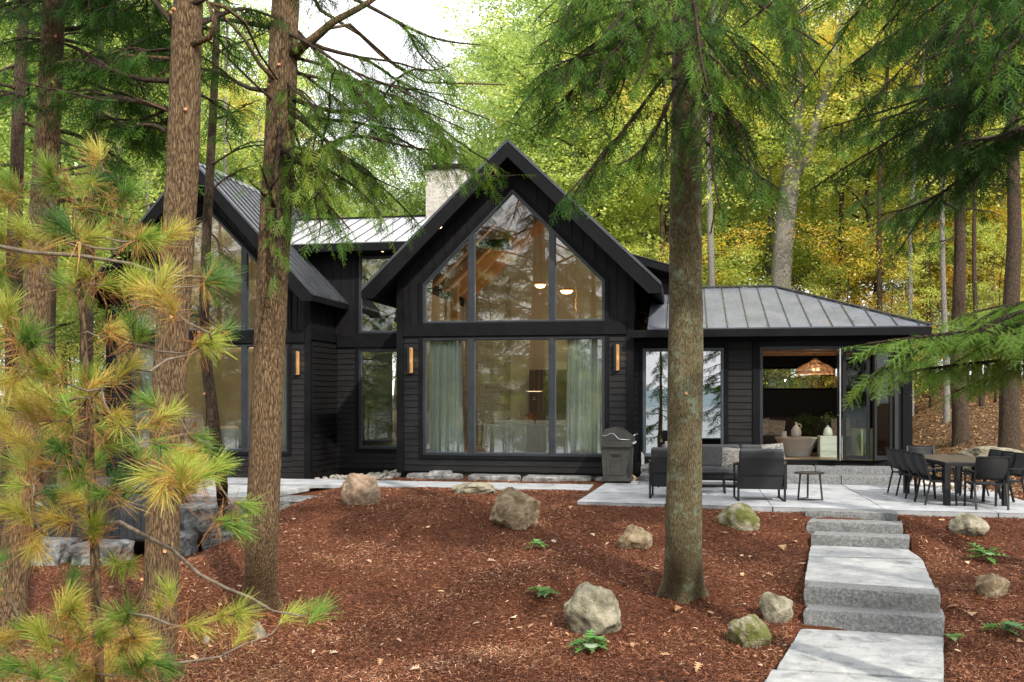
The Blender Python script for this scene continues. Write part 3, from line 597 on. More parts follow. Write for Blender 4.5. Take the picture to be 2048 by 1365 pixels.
# wall sconces
def sconce(X, Yw, z0, z1, lab):
    o = empty('wall_light', (X, Yw - .035, z0), 0, lab, 'wall light', 'slim brass wall lights'); h = z1 - z0
    MB().box(-.085, .085, 0, .03, -.02, h + .02).build('back_plate', M['metal'], o, bevel=.004)
    MB().tube([(-.03, -.055, 0), (-.03, -.055, h)], .034, 14).build('half_tube', M['metal'], o)
    MB().tube([(.028, -.06, .01), (.028, -.06, h - .01)], .030, 14).build('brass_tube', M['brass'], o, smooth=False)
    MB().box(.052, .066, -.085, .0, .02, h - .02).build('light_strip', M['ledbar'], o)
    lampat((X + .1, Yw - .13, (z0 + z1) / 2), 1.2, .1)
sconce(-6.48, 22.6, 2.46, 3.09, 'brass wall light on the siding left of the main picture window')
sconce(-1.56, 22.6, 2.50, 3.12, 'brass wall light on the siding right of the main picture window')
sconce(-10.01, 24.2, 2.46, 3.10, 'brass wall light on the left gable between two tree trunks')
# ================================================================== INTERIOR THINGS
def curtain(x0, x1, y, z0, z1, lab, spread=.0):
    m = MB(); n = 90; nz = 14; ph = random.random() * 6
    vs = []
    for j in range(nz + 1):
        w = j / nz; z = z1 + (z0 - z1) * w
        for i in range(n + 1):
            u = i / n; x = x0 + (x1 - x0) * u + (spread * w * (.5 - u) * -1.)
            vs.append((x + .012 * math.sin(u * 31 + ph + w), y + .045 * math.sin(u * 58 + 2 * math.sin(u * 7 + ph) + .5 * w) + .02 * math.sin(u * 17 + w * 2), z))
    m.add(vs, [(j * (n + 1) + i, j * (n + 1) + i + 1, (j + 1) * (n + 1) + i + 1, (j + 1) * (n + 1) + i) for j in range(nz) for i in range(n)])
    o = m.build('curtain', M['curtain'], smooth=True); s = o.modifiers.new('s', 'SOLIDIFY'); s.thickness = .004
    tag(o, lab, 'curtain', 'pale sage curtains')
curtain(-6.05, -5.28, 22.88, .43, 3.35, 'pale sage curtain in the left bay of the main window', .12)
curtain(-2.75, -1.85, 22.88, .43, 3.35, 'pale sage curtain in the right bay of the main window', .1)
curtain(-14.75, -14.25, 24.62, .41, 3.28, 'pale sage curtain at the far left of the bedroom window')
curtain(-10.72, -10.3, 24.62, .41, 3.28, 'pale sage curtain at the right edge of the bedroom window')
def cushionmb(mb, x0, x1, y0, y1, z0, z1): return mb.box(x0, x1, y0, y1, z0, z1)
sf = empty('sofa', (-3.9, 23.95, .42), 0, 'long cream sofa seen from behind through the main picture window', 'sofa')
MB().box(-1.0, 1.25, -.12, .12, .08, .80).build('backrest', M['sofaw'], sf, bevel=.05, seg=3); MB().box(-1.0, 1.25, .121, .9, .08, .45).build('seat', M['sofaw'], sf, bevel=.05, seg=3)
MB().box(-.85, .2, .08, .30, .5, .90).build('cushion', M['sofaw'], sf, bevel=.07, seg=4); MB().box(.21, 1.2, .08, .30, .5, .89).build('cushion', M['sofaw'], sf, bevel=.07, seg=4)
def glowpend(p, top, r, lab, disc=False):
    o = empty('pendant_lamp', p, 0, lab, 'pendant lamp', 'brass pendant lamps in the main room')
    MB().tube([(0, 0, .02), (0, 0, top - p[2])], .006, 6).build('rod', M['brass'], o)
    if disc: MB().lathe([(0, 0), (r, .0), (r, .015), (0, .03)], n=24).build('shade', M['brass'], o)
    else: MB().lathe([(0, .05), (r * .9, .05), (r, .03), (r, .02)], n=24).build('shade', M['brass'], o)
    MB().lathe([(0, -.09 if not disc else -.01), (r * .6, -.07 if not disc else -.01), (r * .9, -.0), (0, -.0)], n=24).build('glow', M['lamp' if not disc else 'lampsoft'], o)
    lampat((p[0], p[1], p[2] - .22), 34 if not disc else 2, .04)
glowpend((-3.87, 26.2, 4.93), 6.9, .17, 'glowing brass dome pendant in the middle pane of the gable window')
glowpend((-3.2, 26.6, 4.8), 6.5, .2, 'lower glowing brass dome pendant beside the right mullion')
glowpend((-4.25, 27.6, 2.05), 6.3, .27, 'flat brass disc pendant over the dining table in the main room', True)
glowpend((-3.05, 27.6, 2.05), 6.3, .27, 'second flat brass disc pendant, partly behind the right mullion', True)
dt = empty('dining_table', (-3.9, 27.4, .42), 0, 'long wooden dining table inside the main room', 'table')
MB().box(-1.3, 1.3, -.5, .5, .70, .75).build('tabletop', M['timber'], dt, bevel=.01)
for sx in (-1.1, 1.1): MB().box(sx - .05, sx + .05, -.35, .35, 0, .70).build('leg', M['timber'], dt)
va = empty('flower_vase', (-4.02, 25.4, .42), 0, 'orange dried flowers in a dark vase behind the cream sofa', 'vase')
MB().lathe([(.0, 0), (.16, 0), (.2, .3), (.09, .78), (.07, .82)], n=20).build('vase', M['metal'], va, smooth=True)
fm = MB()
for i in range(90):
    d = Vector((random.gauss(0, 1), random.gauss(0, 1), abs(random.gauss(0, .8)))).normalized(); p = Vector((0, 0, .85)) + d * random.uniform(.1, .24)
    u = d.orthogonal().normalized() * .035; v = d.cross(u).normalized() * .035; fm.add([p - u, p + v, p + u, p - v], [(0, 1, 2, 3)])
fo = fm.build('flowers', surf('dried_flowers', two((.45, .16, .04), (.6, .28, .08)), 20, .9, 0), va)
# bedroom
bd = empty('bed', (-12.0, 26.2, .4), 0, 'white bed with pillows seen through the bedroom window', 'bed')
MB().box(-1.9, .3, -1.0, 1.0, .12, .62).build('mattress', M['sofaw'], bd, bevel=.08, seg=4); MB().box(.32, .42, -1.05, 1.05, 0, 1.5).build('headboard', M['sofad'], bd, bevel=.02)
for yy in (-.5, .5): MB().box(-.3, .26, yy - .32, yy + .32, .62, .85).build('pillow', M['sofaw'], bd, bevel=.09, seg=4)
bs = empty('bedside_lamp', (-12.1, 28.6, 1.95), 0, 'small lit brass wall lamp glowing on the bedroom wall', 'wall light')
MB().box(-.05, .05, -.1, 0, -.15, .15).build('shade', M['brass'], bs); MB().box(-.04, .04, -.09, -.01, .151, .16).build('glow', M['lamp'], bs); lampat((-12.1, 28.3, 2.2), 30, .1)
ch_ = empty('ceiling_lamp', (-11.55, 25.6, 3.22), 0, 'round glowing ceiling lamp near the bedroom window mullion', 'ceiling light')
MB().lathe([(0, .06), (.16, .06), (.17, 0), (.12, -.05), (0, -.06)], n=20).build('shade', M['lampsoft'], ch_); lampat((-11.9, 26.3, 2.9), 22, .2)
lampat((-12.3, 26.5, 5.0), 30, .3)  # point light above the bedroom ceiling, no fixture modelled
# wing lounge
def pillow(p, s, rx, rz, mat, lab, group='scatter cushions indoors', th=.13):
    n = 10; vs = []; fs = []
    for side in (1, -1):
        b = len(vs)
        for i in range(n + 1):
            for j in range(n + 1):
                u = i / n * 2 - 1; v = j / n * 2 - 1; h = th * (1 - u ** 4) ** .6 * (1 - v ** 4) ** .6 * .5
                k = 1 - .07 * (1 - abs(v)) * abs(u) ** 2; k2 = 1 - .07 * (1 - abs(u)) * abs(v) ** 2
                vs.append((u * s / 2 * k2, side * h, v * s / 2 * k))
        for i in range(n):
            for j in range(n):
                q = (b + i * (n + 1) + j, b + (i + 1) * (n + 1) + j, b + (i + 1) * (n + 1) + j + 1, b + i * (n + 1) + j + 1); fs.append(q if side == -1 else q[::-1])
    o = MB().add(vs, fs).build('throw_pillow', M[mat], smooth=True); o.location = p; o.rotation_euler = (rx, random.uniform(-.15, .15), rz)
    return tag(o, lab, 'pillow', group)
sd_ = empty('sofa', (3.0, 26.4, .465), 0, 'dark brown sofa against the back wall inside the open door', 'sofa')
MB().box(-1.25, 1.4, -.45, .45, .08, .42).build('seat', M['sofad'], sd_, bevel=.05, seg=3); MB().box(-1.25, 1.4, .30, .5, .40, .90).build('backrest', M['sofad'], sd_, bevel=.05, seg=3)
MB().box(-1.5, -1.26, -.5, .5, .0, .62).build('armrest', M['sofad'], sd_, bevel=.04, seg=3); MB().box(1.41, 1.65, -.5, .5, .0, .62).build('armrest', M['sofad'], sd_, bevel=.04, seg=3)
pillow((2.02, 26.42, 1.09), .46, R(-18), .3, 'pillow', 'plain cream cushion at the left arm of the indoor sofa')
pillow((2.34, 26.38, 1.07), .46, R(-20), -.25, 'pillow', 'speckled cream cushion leaning on the plain one')
pillow((3.98, 26.35, 1.10), .5, R(-18), .2, 'pillow', 'pale patterned cushion beside the door edge')
dr = empty('drum_table', (2.68, 24.6, .465), 0, 'round pale plaster coffee table flaring towards its top', 'table')
MB().lathe([(0, 0), (.33, 0), (.36, .12), (.44, .30), (.53, .44), (.53, .455), (0, .455)], n=40).build('body', M['plaster'], dr, smooth=False)
cu = empty('cube_table', (3.42, 24.3, .465), 0, 'banded pale stone cube table left of the door edge', 'table'); MB().box(-.27, .27, -.27, .27, 0, .50).build('body', M['onyx'], cu, bevel=.012)
jg = empty('jug', (2.66, 24.55, .921), 0, 'white ceramic jug with a small loop handle', 'jug')
MB().lathe([(0, 0), (.10, 0), (.125, .08), (.12, .16), (.07, .25), (.035, .29), (.035, .34), (.05, .36)], n=24).build('body', M['ceramic'], jg, smooth=True)
MB().tube([(.05, 0, .32), (.11, 0, .31), (.125, 0, .25), (.09, 0, .21)], .012, 8).build('handle', M['ceramic'], jg)
tag(MB().lathe([(0, 0), (.07, 0), (.07, .14), (0, .14)], (2.37, 24.55, .921), 24).build('candle', M['ceramic']), 'thick cream candle left of the white jug', 'candle')
bo = empty('bottle_vase', (3.36, 24.25, .966), 0, 'pale green bottle vase holding a leafy sprig on the cube table', 'vase')
MB().lathe([(0, 0), (.10, 0), (.11, .06), (.09, .17), (.035, .22), (.03, .26)], n=24).build('body', M['onyx'], bo, smooth=True)
def leaf_ball(mb, c, r, n, s):
    for i in range(n):
        d = Vector((random.gauss(0, 1), random.gauss(0, 1), random.gauss(0, .8))); p = Vector(c) + d.normalized() * r * random.random() ** .5
        a = Vector((random.gauss(0, 1), random.gauss(0, 1), random.gauss(0, 1))).normalized() * s; b = a.orthogonal().normalized() * s * .35
        mb.add([p - a, p + b, p + a, p - b], [(0, 1, 2, 3)])
lb = MB(); leaf_ball(lb, (0, 0, .42), .17, 150, .03); lb.tube([(0, 0, .25), (0, 0, .5)], .006, 5); lb.build('sprig', M['leafdark'], bo)
ip = empty('house_plant', (3.0, 25.5, .465), 0, 'dark leafy house plant behind the white jug', 'plant')
MB().lathe([(0, 0), (.13, 0), (.17, .3), (0, .3)], n=20).build('pot', M['plaster'], ip); lb = MB(); leaf_ball(lb, (0, 0, .72), .34, 420, .05); lb.build('foliage', M['leafdark'], ip)
pn = empty('rattan_pendant', (3.06, 24.2, 2.45), 0, 'wide woven rattan pendant lamp with lit bulbs', 'pendant lamp')
pr = [(.46, 0), (.45, .06), (.40, .14), (.30, .21), (.18, .26), (.08, .33), (.04, .38)]
rb = MB()
for k in range(30):
    t = k / 29; x_ = t * (len(pr) - 1); i_ = min(int(x_), len(pr) - 2); r_ = pr[i_][0] + (pr[i_ + 1][0] - pr[i_][0]) * (x_ - i_); z_ = pr[i_][1] + (pr[i_ + 1][1] - pr[i_][1]) * (x_ - i_)
    rb.tube([(r_ * math.cos(a / 20 * math.pi), r_ * math.sin(a / 20 * math.pi), z_ + .003 * math.sin(a * 2.3)) for a in range(41)], .0062, 4)
for k in range(36):
    a = k / 36 * 2 * math.pi; rb.tube([(r * math.cos(a), r * math.sin(a), z) for r, z in pr], .005, 4)
rb.build('shade', M['rattan'], pn); MB().tube([(0, 0, .37), (0, 0, .62)], .006, 6).build('cord', M['metal'], pn)
bb = MB()
for dx in (-.04, .05): bb.lathe([(0, -.035), (.03, -.02), (.035, 0), (.02, .03), (0, .04)], (dx, -.1, .10), 12)
bb.build('bulb', M['lamp'], pn); lampat((3.06, 24.2, 2.40), 20, .03)
tag(MB().box(3.95, 4.5, 23.7, 24.6, .47, 1.15).build('side_cabinet', surf('olive_cabinet', two((.20, .22, .11), (.30, .32, .17)), 2, .35, 0), bevel=.01), 'low olive green cabinet behind the folded door panel', 'cabinet')
# ================================================================== PATIO FURNITURE
def armchair(loc, rz, lab):
    o = empty('lounge_chair', (*loc, 0), rz, lab, 'armchair', 'black metal lounge chairs with grey cushions')
    for s in (-1, 1):
        x = s * .415; m = MB()
        m.box(x - .018, x + .018, -.40, -.335, 0, .68).box(x - .018, x + .018, .335, .40, 0, .62)
        m.bar((x, -.37, .68), (x, .37, .62), .05, .03); m.box(x - .017, x + .017, -.336, .336, .0, .02); m.box(x - .016, x + .016, -.336, .336, .26, .31)
        m.build('side_frame', M['metal'], o, bevel=.004)
        MB().bar((x, -.30, .706), (x, .36, .652), .055, .022).build('armrest', M['teak'], o, bevel=.005)
    def slab(a, b, w, th, mat, nm, bev):
        a = Vector(a); b = Vector(b); d = (b - a).normalized(); n = Vector((0, -d.z, d.y)); m = MB(); vs = []
        for p in (a, b):
            for sx in (-w / 2, w / 2):
                for k in (-th / 2, th / 2): vs.append(p + Vector((sx, 0, 0)) + n * k)
        m.add(vs, [(0, 1, 3, 2), (4, 6, 7, 5), (0, 4, 5, 1), (2, 3, 7, 6), (0, 2, 6, 4), (1, 5, 7, 3)]); return m.build(nm, M[mat], o, bevel=bev, seg=3)
    slab((0, -.33, .22), (0, -.43, .80), .79, .02, 'sling', 'backrest', .006)
    slab((0, -.372, .46), (0, -.380, .50), .80, .03, 'metal', 'back_rail', .003)
    slab((0, -.24, .40), (0, -.37, .955), .80, .17, 'cush', 'back_cushion', .05)
    MB().box(-.38, .38, -.30, .38, .30, .33).build('seat', M['metal'], o); MB().box(-.385, .385, -.22, .40, .331, .46).build('seat_cushion', M['cush'], o, bevel=.045, seg=3)
    return o
armchair((1.36, 18.72), R(3), 'grey cushioned lounge chair in front of the folding door, back turned')
armchair((-.22, 18.90), R(-2), 'grey cushioned lounge chair half hidden by the lichened trunk')
so = empty('outdoor_sofa', (.75, 21.15, 0), R(180), 'long charcoal cushioned patio sofa facing the lounge chairs', 'sofa')
for s in (-1, 1):
    m = MB(); x = s * 1.30; m.box(x - .02, x + .02, -.4, -.33, 0, .62).box(x - .02, x + .02, .33, .4, 0, .58).bar((x, -.38, .62), (x, .38, .58), .05, .03); m.build('side_frame', M['metal'], so, bevel=.004)
MB().box(-1.28, 1.28, -.36, .38, .20, .28).build('seat_frame', M['metal'], so, bevel=.004)
MB().box(-1.28, 1.28, -.42, -.39, .22, .66).build('backrest', M['metal'], so, bevel=.004)
for i in range(3):
    x0 = -1.26 + i * .84; MB().box(x0 + .005, x0 + .835, -.20, .40, .285, .43).build('seat_cushion', M['cush'], so, bevel=.05, seg=3)
    m = MB().box(x0 + .005, x0 + .835, -.36, -.20, .40, .88); m.v = [(x, y - (z - .4) * .12, z) for x, y, z in m.v]; m.build('back_cushion', M['cush'], so, bevel=.06, seg=3)
pillow((.98, 20.88, .62), .44, R(-14), .15, 'rope', 'knitted striped cushion on the patio sofa beside the lounge chair', 'cushions on the patio sofa')
pillow((-.22, 20.95, .72), .46, R(-12), -.2, 'rope', 'patterned cushion at the far left end of the patio sofa', 'cushions on the patio sofa')
pillow((1.82, 20.95, .70), .46, R(-12), .25, 'rope', 'patterned cushion at the right end of the patio sofa', 'cushions on the patio sofa')
ctb = empty('coffee_table', (.25, 19.95, 0), 0, 'low black framed coffee table between the sofa and the lounge chairs', 'table')
MB().box(-.6, .6, -.3, .3, .40, .425).build('tabletop', M['metal'], ctb, bevel=.004)
for s in (-1, 1):
    m = MB().bar((s * .5, -.26, .40), (s * .53, -.28, .012), .035, .02).bar((s * .5, .26, .40), (s * .53, .28, .012), .035, .02).bar((s * .53, -.28, .012), (s * .53, .28, .012), .035, .02); m.build('leg', M['metal'], ctb)
st = empty('side_table', (2.28, 18.85, 0), R(10), 'small round black side table on three thin legs', 'table')
MB().lathe([(0, .485), (.27, .485), (.27, .50), (.262, .505), (.262, .495), (0, .495)], n=40).build('tabletop', M['metal'], st)
for a in (200, 320, 80):
    c_, s_ = math.cos(R(a)), math.sin(R(a)); MB().bar((.20 * c_, .20 * s_, .485), (.25 * c_, .25 * s_, 0), .03, .02).build('leg', M['metal'], st)
ring = MB().bar((.25 * math.cos(R(200)), .25 * math.sin(R(200)), .012), (.25 * math.cos(R(320)), .25 * math.sin(R(320)), .012), .018).bar((.25 * math.cos(R(200)), .25 * math.sin(R(200)), .012), (.25 * math.cos(R(80)), .25 * math.sin(R(80)), .012), .018); ring.build('foot_rail', M['metal'], st)
# dining set
ang = R(6.0); dc = Vector((4.93, 19.38, 0)); Rz = Matrix.Rotation(ang, 4, 'Z')
tb = empty('dining_table', dc, ang, 'black outdoor dining table with a wood toned top on the patio', 'table')
MB().box(-.55, .55, -1.12, 1.12, .69, .75).build('apron', M['metal'], tb, bevel=.004)
tp = MB()
for i in range(6): tp.box(-.53 + i * .178, -.53 + i * .178 + .172, -1.10, 1.10, .751, .768)
tp.build('tabletop', M['slate'], tb, bevel=.003, seg=1)
for sx in (-.50, .50):
    for y_ in (-1.07, 1.07): MB().box(sx - .05, sx + .05, y_ - .05, y_ + .05, 0, .689).build('leg', M['metal'], tb, bevel=.004)
def dchair(loc, rz, lab):
    o = empty('dining_chair', loc, rz, lab, 'chair', 'black sling dining chairs round the patio table')
    for sx in (-.26, .26):
        MB().bar((sx, .24, 0), (sx, .20, .64), .026, .035, up=(1, 0, 0)).build('leg', M['metal'], o, bevel=.003)
        MB().bar((sx, -.30, 0), (sx, -.20, .45), .026, .035, up=(1, 0, 0)).build('leg', M['metal'], o, bevel=.003)
        MB().bar((sx, -.20, .43), (sx, -.34, .90), .026, .035, up=(1, 0, 0)).build('back_frame', M['metal'], o, bevel=.003)
        MB().bar((sx, -.26, .635), (sx, .23, .655), .045, .02).build('armrest', M['metal'], o, bevel=.004)
        MB().bar((sx, -.21, .42), (sx, .215, .43), .024, .03).build('seat_rail', M['metal'], o)
    vs = []; n = 8
    for i in range(n + 1):
        t = i / n
        for sx in (-.248, .248): vs.append((sx, -.20 - .14 * t - .03 * math.sin(t * math.pi), .50 + .40 * t))
    b = MB().add(vs, [(2 * i, 2 * i + 1, 2 * i + 3, 2 * i + 2) for i in range(n)]).build('backrest', M['sling'], o, smooth=True); q = b.modifiers.new('s', 'SOLIDIFY'); q.thickness = .012
    vs = []
    for i in range(n + 1):
        t = i / n
        for sx in (-.25, .25): vs.append((sx, -.20 + .43 * t, .435 - .03 * math.sin(t * math.pi)))
    b = MB().add(vs, [(2 * i, 2 * i + 1, 2 * i + 3, 2 * i + 2) for i in range(n)]).build('seat', M['sling'], o, smooth=True); q = b.modifiers.new('s', 'SOLIDIFY'); q.thickness = .012
    MB().bar((-.25, -.337, .895), (.25, -.337, .895), .024).build('top_rail', M['metal'], o); return o
pos = [(-.57, -.80, -90, 'nearest of the four black chairs on the door side of the table'), (-.57, -.27, -90, 'second black chair from the camera on the door side of the table'),
       (-.57, .26, -90, 'third black chair from the camera on the door side of the table'), (-.57, .79, -90, 'farthest of the four black chairs on the door side of the table'),
       (.02, -1.42, 0, 'black chair at the near end of the table, its back to the camera'), (.0, 1.45, 180, 'black chair at the far end of the table by the house'),
       (.60, -.75, 90, 'nearest black chair on the forest side of the table'), (.60, -.2, 90, 'second black chair on the forest side of the table'), (.60, .36, 90, 'third black chair on the forest side of the table')]
d0 = None
for x, y, a, lab in pos:
    p = dc + Rz @ Vector((x, y, 0))
    if d0 is None: d0 = dchair(p, ang + R(a), lab)
    else: c_ = copy_tree(d0); c_.location = p; c_.rotation_euler = (0, 0, ang + R(a) + random.uniform(-.03, .03)); c_['label'] = lab
# grill
gr = empty('grill', (-1.50, 21.62, 0), R(-2), 'closed grey gas grill standing at the corner of the patio', 'grill')
YZx = lambda a, b, c: (a, c, b)
MB().extrude([(-.32, .05), (.34, .05), (.30, .115), (-.30, .115)], [], YZx, -.1, .95).build('base', M['grill'], gr, bevel=.008)
MB().extrude([(-.25, .116), (.25, .116), (.28, .80), (-.30, .80)], [], YZx, -.05, .90).build('cabinet', M['grill'], gr, bevel=.03, seg=3)
MB().extrude([(-.20, .18), (.20, .18), (.20, .62), (.13, .70), (-.13, .70), (-.20, .62)], [[(-.14, .2), (.14, .2), (.14, .64), (-.14, .64)]], YZx, -.066, -.045).build('side_trim', M['grill'], gr, bevel=.006)
ho = MB()
for k in range(3):
    for s in (-.11, .11): ho.box(s - .008, s + .008, -.058, -.045, .25 + k * .13, .265 + k * .13)
for k in range(3): ho.box(-.09, .09 - .0, -.058, -.045, .575 + k * .018, .583 + k * .018)
ho.build('vent_slots', M['metal'], gr)
MB().extrude([(-.31, .805), (.33, .805), (.37, .86), (.33, .93), (-.31, .93)], [], YZx, -.12, .97).build('side_shelf', M['grill'], gr, bevel=.02, seg=3)
hood = MB().extrude([(-.31, .935), (.33, .935), (.36, .96), (.20, 1.10), (.07, 1.20), (-.10, 1.225), (-.24, 1.19), (-.31, 1.08)], [], YZx, -.02, .88); hood.build('hood', M['grill'], gr, bevel=.025, seg=3)
tr_ = MB().tube([(-.30, -.026, 1.04), (-.22, -.028, 1.04), (-.12, -.03, 1.10), (-.04, -.03, 1.08), (.06, -.03, .97), (.30, -.028, .955)], .009, 6); tr_.build('hood_trim', M['galv'], gr, smooth=True)
MB().tube([(.38, .05, 1.05), (.40, .06, 1.06), (.40, .80, 1.06), (.38, .81, 1.05)], .014, 8).build('handle', M['galv'], gr)
for y_ in (.15, .35, .55, .75): MB().lathe([(0, 0), (.03, 0), (.025, .035), (0, .035)], (0, 0, 0), 14).build('knob', M['galv'], gr).location = (.36, y_, .86)
for y_ in (0., .85):
    for x_ in (-.25, .25): MB().tube([(x_ - .015, y_, .03), (x_ + .015, y_, .03)], .028, 12).build('caster', M['metal'], gr)
tag(MB().extrude([(0, 0), (.055, 0), (.055, .17), (.03, .24), (0, .27)], [], lambda a, b, c: (-.98 + a, 22.55 + c, .50 + b - .15), 0, .05).build('dryer_vent', M['white'], bevel=.01), 'small white plastic vent hood on the black wall behind the grill', 'vent')
# hot tub
ht = empty('hot_tub', (-10.55, 17.1, -.72), R(8), 'dark panelled hot tub behind the stone wall', 'hot tub')
MB().box(-1.02, 1.02, -1.02, 1.02, 0, .90).build('shell', M['tub'], ht, bevel=.06, seg=3)
m = MB()
for i in range(15): m.box(-.93 + i * .133 - .055, -.93 + i * .133 + .055, -1.035, -1.021, .06, .86)
m.build('panel', M['tub'], ht, bevel=.006, seg=1); MB().box(-1.06, 1.06, -1.06, 1.06, .902, 1.01).build('cover', M['cush'], ht, bevel=.03, seg=3)
# ================================================================== STONES
import bmesh
def ico(sub):
    bm = bmesh.new(); bmesh.ops.create_icosphere(bm, subdivisions=sub, radius=1); V = np.array([v.co[:] for v in bm.verts]); Fc = np.array([[v.index for v in f.verts] for f in bm.faces]); bm.free(); return V, Fc
ICO = {k: ico(k) for k in (2, 3, 5)}
def rock_mesh(seed, sub=5, cuts=9, amp=.16, dims=(1, 1, 1)):
    rg = np.random.default_rng(seed); V, Fc = ICO[sub]; V = V.copy()
    for _ in range(cuts):
        n = rg.normal(size=3); n[2] = n[2] * .8; n /= np.linalg.norm(n); o = rg.uniform(.62, .88); dd = V @ n - o; V -= np.outer(np.maximum(dd, 0) * .92, n)
    of = rg.uniform(0, 99, 3)
    k = np.array([noise.fractal(Vector(v * 1.6 + of), 1., 2.2, 6) for v in V]) * amp + np.array([abs(noise.noise(Vector(v * 5 + of))) for v in V]) * -.06
    V = V * (1 + k)[:, None]; ext = (V.max(0) - V.min(0)); c = (V.max(0) + V.min(0)) / 2
    return (V - c) / ext * np.array(dims), Fc
def boulder(pxc, pyb, w, h, mat, lab, seed, group='boulders scattered over the mulch', depth=.8, cuts=9, name='boulder', rz=None):
    g = G(pxc, pyb - h * .12); s = dist(g.x, g.y) / F; wm, hm = w * s, h * s
    V, Fc = rock_mesh(seed, 5, cuts, .15, (wm, wm * depth, hm * 1.5)); 
    o = np_mesh(name, V, Fc, M[mat], smooth=True); o.location = (g.x + .03, g.y + wm * depth * .30, Tz(g.x, g.y) + hm * .30); o.rotation_euler = (0, 0, rz if rz is not None else -.17)
    try: o.data.set_sharp_from_angle(angle=R(32))
    except Exception: pass
    return tag(o, lab, 'boulder', group)
boulder(713, 1016, 92, 58, 'rockpink', 'pinkish rounded boulder beside the path below the river stones', 3)
boulder(940, 991, 96, 22, 'rockgrey', 'flat pale stone barely rising from the mulch beside the path', 4)
boulder(1019, 1064, 108, 76, 'rocktan', 'angular tan boulder with a sloping flat top in mid mulch', 11, cuts=12)
boulder(1262, 1104, 76, 45, 'rocktan', 'small tan boulder just left of the lichened trunk', 6)
boulder(1475, 1062, 86, 46, 'rockmoss', 'moss patched grey boulder just right of the lichened trunk', 17)
boulder(1178, 1284, 116, 98, 'rockgrey', 'largest boulder, pointed and yellowish, with a seedling at its foot', 8, cuts=10)
boulder(1549, 1250, 68, 54, 'rockgrey', 'upright rounded boulder close to the lowest stone step', 29)
boulder(1494, 1302, 92, 58, 'rockmoss', 'green mossy boulder nearest the bottom slabs', 10, cuts=6)
boulder(1939, 1079, 76, 42, 'rockgrey', 'smooth pale boulder right of the stone steps', 21, cuts=6)
boulder(1984, 1200, 66, 42, 'rocktan', 'tan striped rock low in the mulch at the right edge', 12)
boulder(511, 1283, 28, 32, 'rockgrey', 'small whitish stone near the foot of a big trunk', 13)
boulder(406, 1289, 15, 13, 'rockgrey', 'fist sized pale stone on bare earth at lower left', 14)
boulder(2000, 944, 150, 42, 'rockgrey', 'long cracked boulder behind the dining table', 15)
for i, (x, y, w, h) in enumerate([(1262, 966, 20, 13), (1274, 966, 14, 10), (1458, 962, 26, 12), (1480, 960, 16, 9)]):
    boulder(x, y, w, h, 'rockpink', ('rounded cobble touching the base of the grill', 'small cobble between the grill and the wall', 'pinkish cobble behind the patio sofa', 'small cobble behind the patio sofa')[i], 40 + i, 'cobbles by the wall', name='cobble')
AR = [(-6.45, -5.15, 22.15, 22.5, -.06, .10, 'flat armour stone at the left foot of the main gable'), (-5.95, -5.4, 22.3, 22.55, .09, .16, 'thin stone lying on the left armour stone'),
      (-4.97, -3.75, 22.1, 22.5, -.08, .09, 'middle flat armour stone under the picture window'), (-3.68, -2.1, 22.05, 22.5, -.09, .09, 'longest flat armour stone under the picture window'),
      (-2.04, -1.78, 22.2, 22.5, -.08, .07, 'short armour stone beside the grill'),
      (-.98, -.72, 22.35, 22.9, .17, .36, 'upper squared stone block beside the fixed window'), (-1.02, -.66, 22.2, 22.9, -.02, .165, 'lower squared stone block beside the fixed window')]
for x0, x1, y0, y1, z0, z1, lab in AR: tag(rough_slab([(x0, y0), (x1, y0 + .02), (x1 - .03, y1), (x0 + .04, y1)], z0 - .1, z1, M['armour'], 'armour_stone', .045, .07), lab, 'stone block', 'grey armour stones')
RW = [(-7.95, -6.95, 17.75, 18.5, -.5, -.06, 'low stone where the retaining wall runs out into the mulch'), (-8.62, -8.0, 17.3, 18.2, -.65, -.08, 'big upper block behind the thin trunk'),
      (-9.55, -8.66, 16.9, 17.8, -.62, -.13, 'largest upper block under the slab edge'), (-8.9, -8.35, 16.95, 17.6, -1.1, -.63, 'lower block beneath the big upper block'),
      (-9.5, -8.95, 16.3, 17.0, -1.15, -.6, 'corner block at the foot of the wall beside the leaning trunk'), (-10.45, -9.65, 15.25, 15.95, -1.15, -.62, 'long flat topped block in front of the hot tub'),
      (-11.75, -10.7, 15.2, 16.0, -1.25, -.62, 'wide block behind the pine sapling'), (-13.0, -11.9, 15.3, 16.1, -1.3, -.6, 'block at the left edge of the photo'),
      (-12.9, -12.0, 16.2, 16.9, -.8, -.1, 'upper block left of the hot tub')]
for x0, x1, y0, y1, z0, z1, lab in RW: tag(rough_slab([(x0, y0), (x1, y0 + .05), (x1 - .04, y1), (x0 + .06, y1)], z0, z1, M['armour'], 'wall_stone', .06, .08), lab, 'stone block', 'blocks of the rough stone retaining wall')
tag(rough_slab([(-10.2, 17.95), (-8.3, 18.05), (-8.0, 20.0), (-10.2, 20.0)], -.13, -.03, M['slab'], 'stone_slab', .01, .1), 'smooth grey slab capping the retaining wall', 'slab')
tag(rough_slab([(-9.7, 17.5), (-8.25, 17.62), (-8.3, 18.03), (-9.8, 17.93)], -.12, -.02, M['slab'], 'stone_slab', .01, .1), 'narrow grey coping slab along the top of the retaining wall', 'slab')
